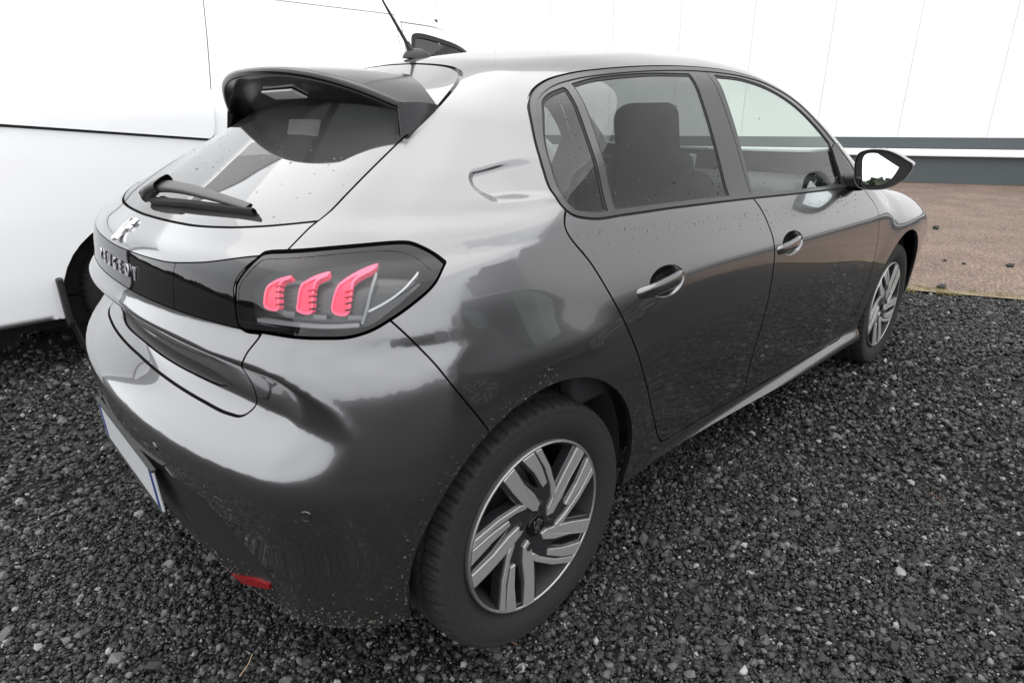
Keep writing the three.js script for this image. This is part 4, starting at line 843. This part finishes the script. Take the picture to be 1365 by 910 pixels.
// white van standing alongside
{
  const van = thing('delivery_van', 'white delivery van alongside the grey car, its rear wheel behind the bumper', 'van');
  const Z0 = -2.0, wide = spline([0.1, 0.05], [0.25, 0.03], [0.5, 0.006], [0.8, 0], [1.2, 0.0], [1.5, 0.03], [1.8, 0.09], [2.0, 0.15]);
  const nose = spline([0.2, 3.42], [0.6, 3.47], [0.9, 3.40], [1.05, 3.2], [1.2, 2.95], [1.5, 2.55], [1.8, 2.15], [2.0, 1.9]);
  const vanF = (x, y, z) => {
    const side = Math.abs(z - (Z0 - 0.95)) - 0.95 + wide(y) + 0.08 * sstep(2.3, 3.4, x);
    let f = round2(side, -1.32 + 0.06 * y * y * 0.3 - x, 0.09);
    f = round2(f, (x - nose(y)) * 0.8, 0.12); f = round2(f, y - 1.965 + 0.02 * (x - 0.8) ** 2 * 0.2, 0.11);
    return Math.max(f, 0.262 - y - (x < -0.5 ? 0 : 0));
  };
  const net = surfaceNet(vanF, [-1.5, 0.2, -4.1], [3.6, 2.1, -1.9], 0.04);
  for (let i = 0; i < net.pos.length; i += 3) { const p = onto(vanF, [net.pos[i], net.pos[i + 1], net.pos[i + 2]]); net.pos[i] = p[0]; net.pos[i + 1] = p[1]; net.pos[i + 2] = p[2]; }
  let s = new Skin(net.pos, net.index);
  const near = f => (x, y, z) => z > -2.4 ? f(x, y) : 1;
  const cut = (s2, f, gap, least = 0.008) => panel(s2, f, gap, least, vanF);
  const arch = outline([...Array(40)].map((_, i) => { const a = i / 40 * 6.2832; return [-0.02 + 0.425 * Math.cos(a), 0.335 + 0.415 * Math.sin(a)]; }));
  for (const cx of [0, 3.0 - 0.02]) s = cut(s, (x, y, z) => z > -2.5 || z < -3.4 ? arch(x - cx, y) : 1, 0)[1];
  const mould = outline(smooth([[-1.4, 1.275, 1], [-0.504, 1.194], [0.376, 1.108, 1], [0.398, 1.128], [0.428, 1.35, 1], [-0.47, 1.333], [-1.4, 1.31, 1]]));
  const mo = cut(new Skin(s.v.slice(), s.t.slice()), near(mould), 0)[0];
  mesh('side_moulding', mo.geometry(vanF, 0, -0.016, 0.02), M.white, van);
  const sealF = (x, y, z) => near(mould)(x, y + 0.012, z);
  mesh('moulding_seal', cut(new Skin(s.v.slice(), s.t.slice()), sealF, 0)[0].geometry(vanF, 0, -0.004, 0.02), M.matt, van);
  let door, win, rest3, slide;
  const dOut = outline(smooth([[1.74, 0.45, 1], [1.74, 1.80, 1], [2.1, 1.775], [2.45, 1.64], [2.80, 1.32], [2.86, 1.1], [2.70, 0.5, 1]]));
  const wOut = outline(smooth([[1.815, 1.20, 1], [1.80, 1.70], [1.83, 1.735], [2.079, 1.715], [2.353, 1.635], [2.62, 1.42], [2.74, 1.22, 1]]));
  const sOut = outline(smooth([[0.36, 0.30, 1], [0.398, 1.12], [0.43, 1.35], [0.50, 1.84, 1], [1.70, 1.84, 1], [1.70, 0.30, 1]]));
  [win, s] = cut(s, near(wOut), 0.001);
  [door, s] = cut(s, near(dOut), 0.004);
  [slide, s] = cut(s, near(sOut), 0.003);
  mesh('van_body', s.geometry(vanF, 0, 0, 0.02), M.white, van);
  mesh('cab_door', door.geometry(vanF, 0, 0, 0.02), M.white, van);
  mesh('sliding_door', slide.geometry(vanF, 0, 0, 0.02), M.white, van);
  const fr = cut(win, near((x, y) => wOut(x, y) + 0.03), 0);
  mesh('window_frame', fr[1].geometry(vanF, 0, -0.002, 0.01), M.matt, van);
  mesh('cab_window', fr[0].geometry(vanF, 0, 0.006), M.glass, van);
  mesh('door_pull', new RoundedBoxGeometry(0.12, 0.03, 0.03, 3, 0.012).translate(1.62, 1.12, -1.99), M.plastic, van);
  // dark inside, floor and wheel arch lining
  mesh('inner_walls', new THREE.BoxGeometry(3.5, 1.5, 1.6).translate(0.35, 1.1, -2.96), M.dark, van);
  mesh('chassis', new THREE.BoxGeometry(4.3, 0.14, 1.6).translate(1.0, 0.27, -2.95), M.dark, van);
  mesh('arch_lining', [new THREE.CylinderGeometry(0.44, 0.44, 0.4, 40, 1, true, Math.PI * 0.42, Math.PI * 1.16).rotateX(Math.PI / 2).translate(-0.02, 0.335, -2.22), new THREE.CircleGeometry(0.44, 40).translate(-0.02, 0.335, -2.42)], std(0.02, 0.02, 0.02, 0.7), van);
  mesh('mud_flap', new RoundedBoxGeometry(0.012, 0.40, 0.24, 2, 0.005).rotateZ(0.16).translate(-0.425, 0.235, -2.13), M.plastic, van);
  mesh('arch_trim', new RoundedBoxGeometry(0.03, 0.24, 0.05, 2, 0.01).translate(-0.445, 0.36, -2.0), M.plastic, van);
  const vw = new THREE.Group(); vw.name = 'van_wheel'; van.add(vw); vw.position.set(-0.02, 0.335, -2.075);
  mesh('tyre', ringOf([[0.21, -0.03], [0.24, 0.0], [0.285, 0.004], [0.315, -0.008], [0.328, -0.028], [0.332, -0.05], [0.332, -0.056], [0.325, -0.06], [0.325, -0.068], [0.333, -0.07], [0.333, -0.1], [0.326, -0.103], [0.326, -0.113], [0.333, -0.116], [0.333, -0.15], [0.328, -0.185], [0.31, -0.2], [0.22, -0.2]], 240, (i, k, r, z) => r > 0.318 && (z > -0.06 || z < -0.15) && i % 4 === 0 ? 0.006 : 0), M.tyre, vw);
  mesh('steel_rim', ringOf([[0.212, -0.03], [0.205, -0.02], [0.2, -0.04], [0.17, -0.075], [0.11, -0.05], [0.07, -0.03], [0.0001, -0.03]], 48), std(0.10, 0.10, 0.105, 0.4, { metalness: 0.6 }), vw);
  const v2 = vw.clone(); v2.position.x = 2.96; van.add(v2);
  for (const x of [-0.02, 2.96]) { const c = vw.clone(); c.position.set(x, 0.335, -3.83); c.rotation.y = Math.PI; van.add(c); }
}
// the gravel: crushed black slag, thousands of loose stones, a few paler ones
{
  const variants = [];
  for (let v = 0; v < 7; v++) {
    const g = new THREE.IcosahedronGeometry(1, v < 5 ? 0 : 1), p = g.attributes.position, h = new Map();
    const k = [0, 1, 2, 3, 4].map(() => V3(rnd(-1, 1), rnd(-1, 1), rnd(-1, 1)).normalize()), cutD = k.map(() => rnd(0.55, 0.85));
    for (let i = 0; i < p.count; i++) {
      const q = V3(p.getX(i), p.getY(i), p.getZ(i)), id = q.toArray().map(a => a.toFixed(3)).join();
      let m = h.get(id); if (m === undefined) { m = rnd(0.72, 1.18); h.set(id, m); }
      q.multiplyScalar(m);
      k.forEach((n, j) => { const d = q.dot(n); if (d > cutD[j]) q.addScaledVector(n, cutD[j] - d); });
      p.setXYZ(i, q.x, q.y, q.z);
    }
    g.computeVertexNormals(); variants.push(g);
  }
  const spots = [[], [], [], [], [], [], []];
  const cam = camera.position;
  const put = (x, z, s, tone, y) => spots[(rnd(7)) | 0].push([x, z, s, tone, y]);
  const hump = (x, z) => 0.008 * Math.sin(x * 5.1 + 1.7 * Math.sin(z * 3.3)) * Math.sin(z * 4.3 + x) ;
  const fill = (x0, x1, z0, z1, per, s0, s1, keep) => { const n = (x1 - x0) * (z1 - z0) * per; for (let i = 0; i < n; i++) { const x = rnd(x0, x1), z = rnd(z0, z1), a = rnd(), b = rnd(), c = rnd(); if (keep && !keep(x, z)) continue; const s = s0 + (s1 - s0) * a * a * a; const tone = b < 0.022 ? rnd(0.12, 0.26) : b < 0.19 ? rnd(0.045, 0.10) : rnd(0.006, 0.029); put(x, z, s, tone, hump(x, z) + (c - 0.75) * 0.010); } };
  const edge = (x, z) => (x - E0.x) * away.x + (z - E0.z) * away.z < 0.02 - 0.05 * rnd();
  const seen = (x, z) => { const dx = x - cam.x, dz = z - cam.z, d = Math.hypot(dx, dz); const along = dx * 0.694 + dz * -0.72, across = dx * 0.72 + dz * 0.694; return along > 0.1 && Math.abs(across) < along * 1.0 + 0.35; };
  const bare = (x, z) => !(x > 0.5 && x < 3.2 && z > -0.6 && z < 0.45);
  const close = (x, z) => Math.hypot(x - cam.x, z - cam.z) < 2.3;
  fill(-1.2, 1.7, -0.8, 2.8, 9500, 0.004, 0.0135, (x, z) => close(x, z) && seen(x, z) && bare(x, z));
  fill(-1.2, 1.7, -0.8, 2.8, 16000, 0.0025, 0.007, (x, z) => close(x, z) && seen(x, z) && bare(x, z));
  fill(-1.2, 1.7, -0.8, 2.8, 420, 0.010, 0.023, (x, z) => close(x, z) && seen(x, z));
  fill(-1.5, 4.6, -4.2, 4.2, 5200, 0.005, 0.0155, (x, z) => !close(x, z) && seen(x, z) && edge(x, z) && bare(x, z) && !(z < -2.4));
  fill(-1.5, 4.6, -4.2, 4.2, 240, 0.012, 0.027, (x, z) => !close(x, z) && seen(x, z) && edge(x, z) && bare(x, z));
  fill(0.5, 3.2, -0.6, 0.45, 800, 0.008, 0.022);
  const mat = std(1, 1, 1, 0.5, { specularIntensity: 0.6 }); const o = new THREE.Object3D(), c = new THREE.Color();
  const gravel = thing('gravel', 'loose crushed black slag gravel covering the parking ground', 'gravel'); gravel.userData.kind = 'stuff';
  let count = 0;
  spots.forEach((list, v) => {
    const im = new THREE.InstancedMesh(variants[v], mat, list.length); im.name = 'stones'; im.castShadow = im.receiveShadow = true; im.userData.kind = 'stuff';
    list.forEach(([x, z, s, tone, y], i) => { o.position.set(x, y, z); o.rotation.set(rnd(-0.6, 0.6), rnd(6.28), rnd(-0.6, 0.6)); o.scale.set(s * rnd(0.8, 1.3), s * rnd(0.45, 0.9), s * rnd(0.8, 1.2)); o.updateMatrix(); im.setMatrixAt(i, o.matrix); c.setRGB(tone * rnd(0.97, 1.05), tone, tone * rnd(0.95, 1.03)); im.setColorAt(i, c); });
    count += list.length; gravel.add(im);
  });
  console.log('stones', count);
}
// small things on the road and along its edge
{
  const tuft = (n, r, h, mat, at) => { const P = [], I = []; for (let i = 0; i < n; i++) { const a = rnd(6.283), d = r * Math.sqrt(rnd()), x = d * Math.cos(a), z = d * Math.sin(a), b = rnd(6.283), w = rnd(0.0012, 0.0026), L = h * rnd(0.5, 1.1), l = rnd(0.2, 0.9) * L, s = P.length / 3; P.push(x - w * Math.sin(b), 0, z + w * Math.cos(b), x + w * Math.sin(b), 0, z - w * Math.cos(b), x + l * Math.cos(b) * 0.4, L * 0.65, z + l * Math.sin(b) * 0.4, x + l * Math.cos(b), L, z + l * Math.sin(b)); I.push(s, s + 1, s + 2, s + 2, s + 1, s + 3); } const g = new THREE.BufferGeometry(); g.setAttribute('position', new THREE.Float32BufferAttribute(P, 3)); g.setIndex(I); g.computeVertexNormals(); return g.translate(at.x, at.y, at.z); };
  const moss = std(0.17, 0.15, 0.045, 0.9);
  const tufts = []; for (let k = 0; k < 46; k++) { const u = -0.45 + rnd() * rnd() * 1.6 - 0.1; tufts.push(tuft(26, 0.035, 0.022, moss, road(u, rnd(-0.03, 0.13), 0.004))); }
  for (let k = 0; k < 12; k++) tufts.push(tuft(16, 0.03, 0.02, moss, road(rnd(0.6, 6), rnd(-0.01, 0.03), 0.004)));
  const m1 = mesh('roadside_moss', tufts, moss); m1.userData = { kind: 'stuff', label: 'yellow green moss tufts on the road edge by the front wheel', category: 'moss' };
  const along = []; for (let k = 0; k < 420; k++) along.push(tuft(5, 0.06, 0.045, moss, road(rnd(-14, 10), 8.49 + rnd(0.05), 0.004)));
  const m2 = mesh('wall_moss', along, std(0.13, 0.12, 0.035, 0.9)); m2.userData = { kind: 'stuff', label: 'thin line of moss at the foot of the hall plinth', category: 'moss' };
  const st = new THREE.IcosahedronGeometry(1, 1); { const p = st.attributes.position; for (let i = 0; i < p.count; i++) { const v = V3(p.getX(i), p.getY(i), p.getZ(i)), k = 0.85 + 0.2 * Math.sin(v.x * 5 + v.y * 7 + v.z * 3); p.setXYZ(i, v.x * k, v.y * k * 0.7, v.z * k); } st.computeVertexNormals(); }
  const black = std(0.02, 0.02, 0.02, 0.7);
  const where = [[0.35, 3.0, 0.045, 'nearest the hall'], [-0.30, 3.5, 0.032, 'beside the front wing'], [0.55, 1.15, 0.034, 'largest in the middle of the road'], [0.10, 1.2, 0.022, 'left of the pair'], [0.22, 1.12, 0.02, 'right of the pair'], [0.62, 0.62, 0.028, 'close above the road edge'], [-0.12, 0.16, 0.035, 'on the road edge by the moss']];
  where.forEach(([u, w, s, t]) => { const q = mesh('road_stone', st, black); q.position.copy(road(u, w, s * 0.45)); q.scale.set(s, s, s * 0.8); q.rotation.y = u * 9; tag(q, `small black slag lump lying on the brown road, ${t}`, 'stone', 'slag lumps on the road'); });
  // a dry twig and a few leaves in the gravel
  const twig = new THREE.TubeGeometry(new THREE.CatmullRomCurve3([V3(0, 0, 0), V3(0.05, 0.006, 0.01), V3(0.10, 0.004, 0.0)]), 12, 0.0022, 6);
  const spots = [[-0.603, 0.476, 0.7, 'pale dry stalk on the gravel below the bumper corner'], [-0.088, 0.857, 2.2, 'brown dry stalk on the gravel at the foot of the rear tyre'], [1.314, 1.416, 1.1, 'reddish dry stalk on the open gravel beside the doors']];
  spots.forEach(([x, z, a, l], k) => { const q = mesh('twig', twig, std(k ? 0.13 : 0.30, k ? 0.06 : 0.23, k ? 0.035 : 0.14, 0.8)); q.position.set(x, 0.022, z); q.rotation.y = a; q.scale.setScalar(k ? 0.45 : 0.6); tag(q, l, 'twig'); });
}

// the far edge of the yard behind the photographer, seen only as a low dark line mirrored in the paint
{
  const leaf = new THREE.PlaneGeometry(1, 0.6), n = 9000, im = new THREE.InstancedMesh(leaf, std(0.05, 0.06, 0.035, 0.9), n), o = new THREE.Object3D(), c = new THREE.Color();
  for (let i = 0; i < n; i++) { const a = rnd(1.9, 4.9), k = Math.abs(Math.sin(a * 9) * Math.sin(a * 23 + 1)) , r = rnd(38, 46), h = (0.8 + 1.3 * k) * Math.sqrt(rnd()); o.position.set(r * Math.cos(a), h, r * Math.sin(a) * -1); o.rotation.set(rnd(6.3), rnd(6.3), rnd(6.3)); o.scale.setScalar(rnd(0.5, 1.0)); o.updateMatrix(); im.setMatrixAt(i, o.matrix); c.setScalar(rnd(0.5, 1.1)); im.setColorAt(i, c); }
  im.name = 'treeline'; im.castShadow = im.receiveShadow = true; im.userData = { kind: 'stuff', label: 'low dark line of bushes mirrored in the paint of the rear corner', category: 'bushes' }; scene.add(im);
}

// the next car along, out of the frame: it shows only as the dark shape mirrored in the doors
{
  const other = car.clone(); other.name = numbered('hatchback_car'); other.position.set(1.3, 0, 4.4);
  other.userData = { label: 'neighbouring dark car seen only as a dark band mirrored in the grey doors', category: 'car' };
  scene.add(other);
}
renderer.render(scene, camera);
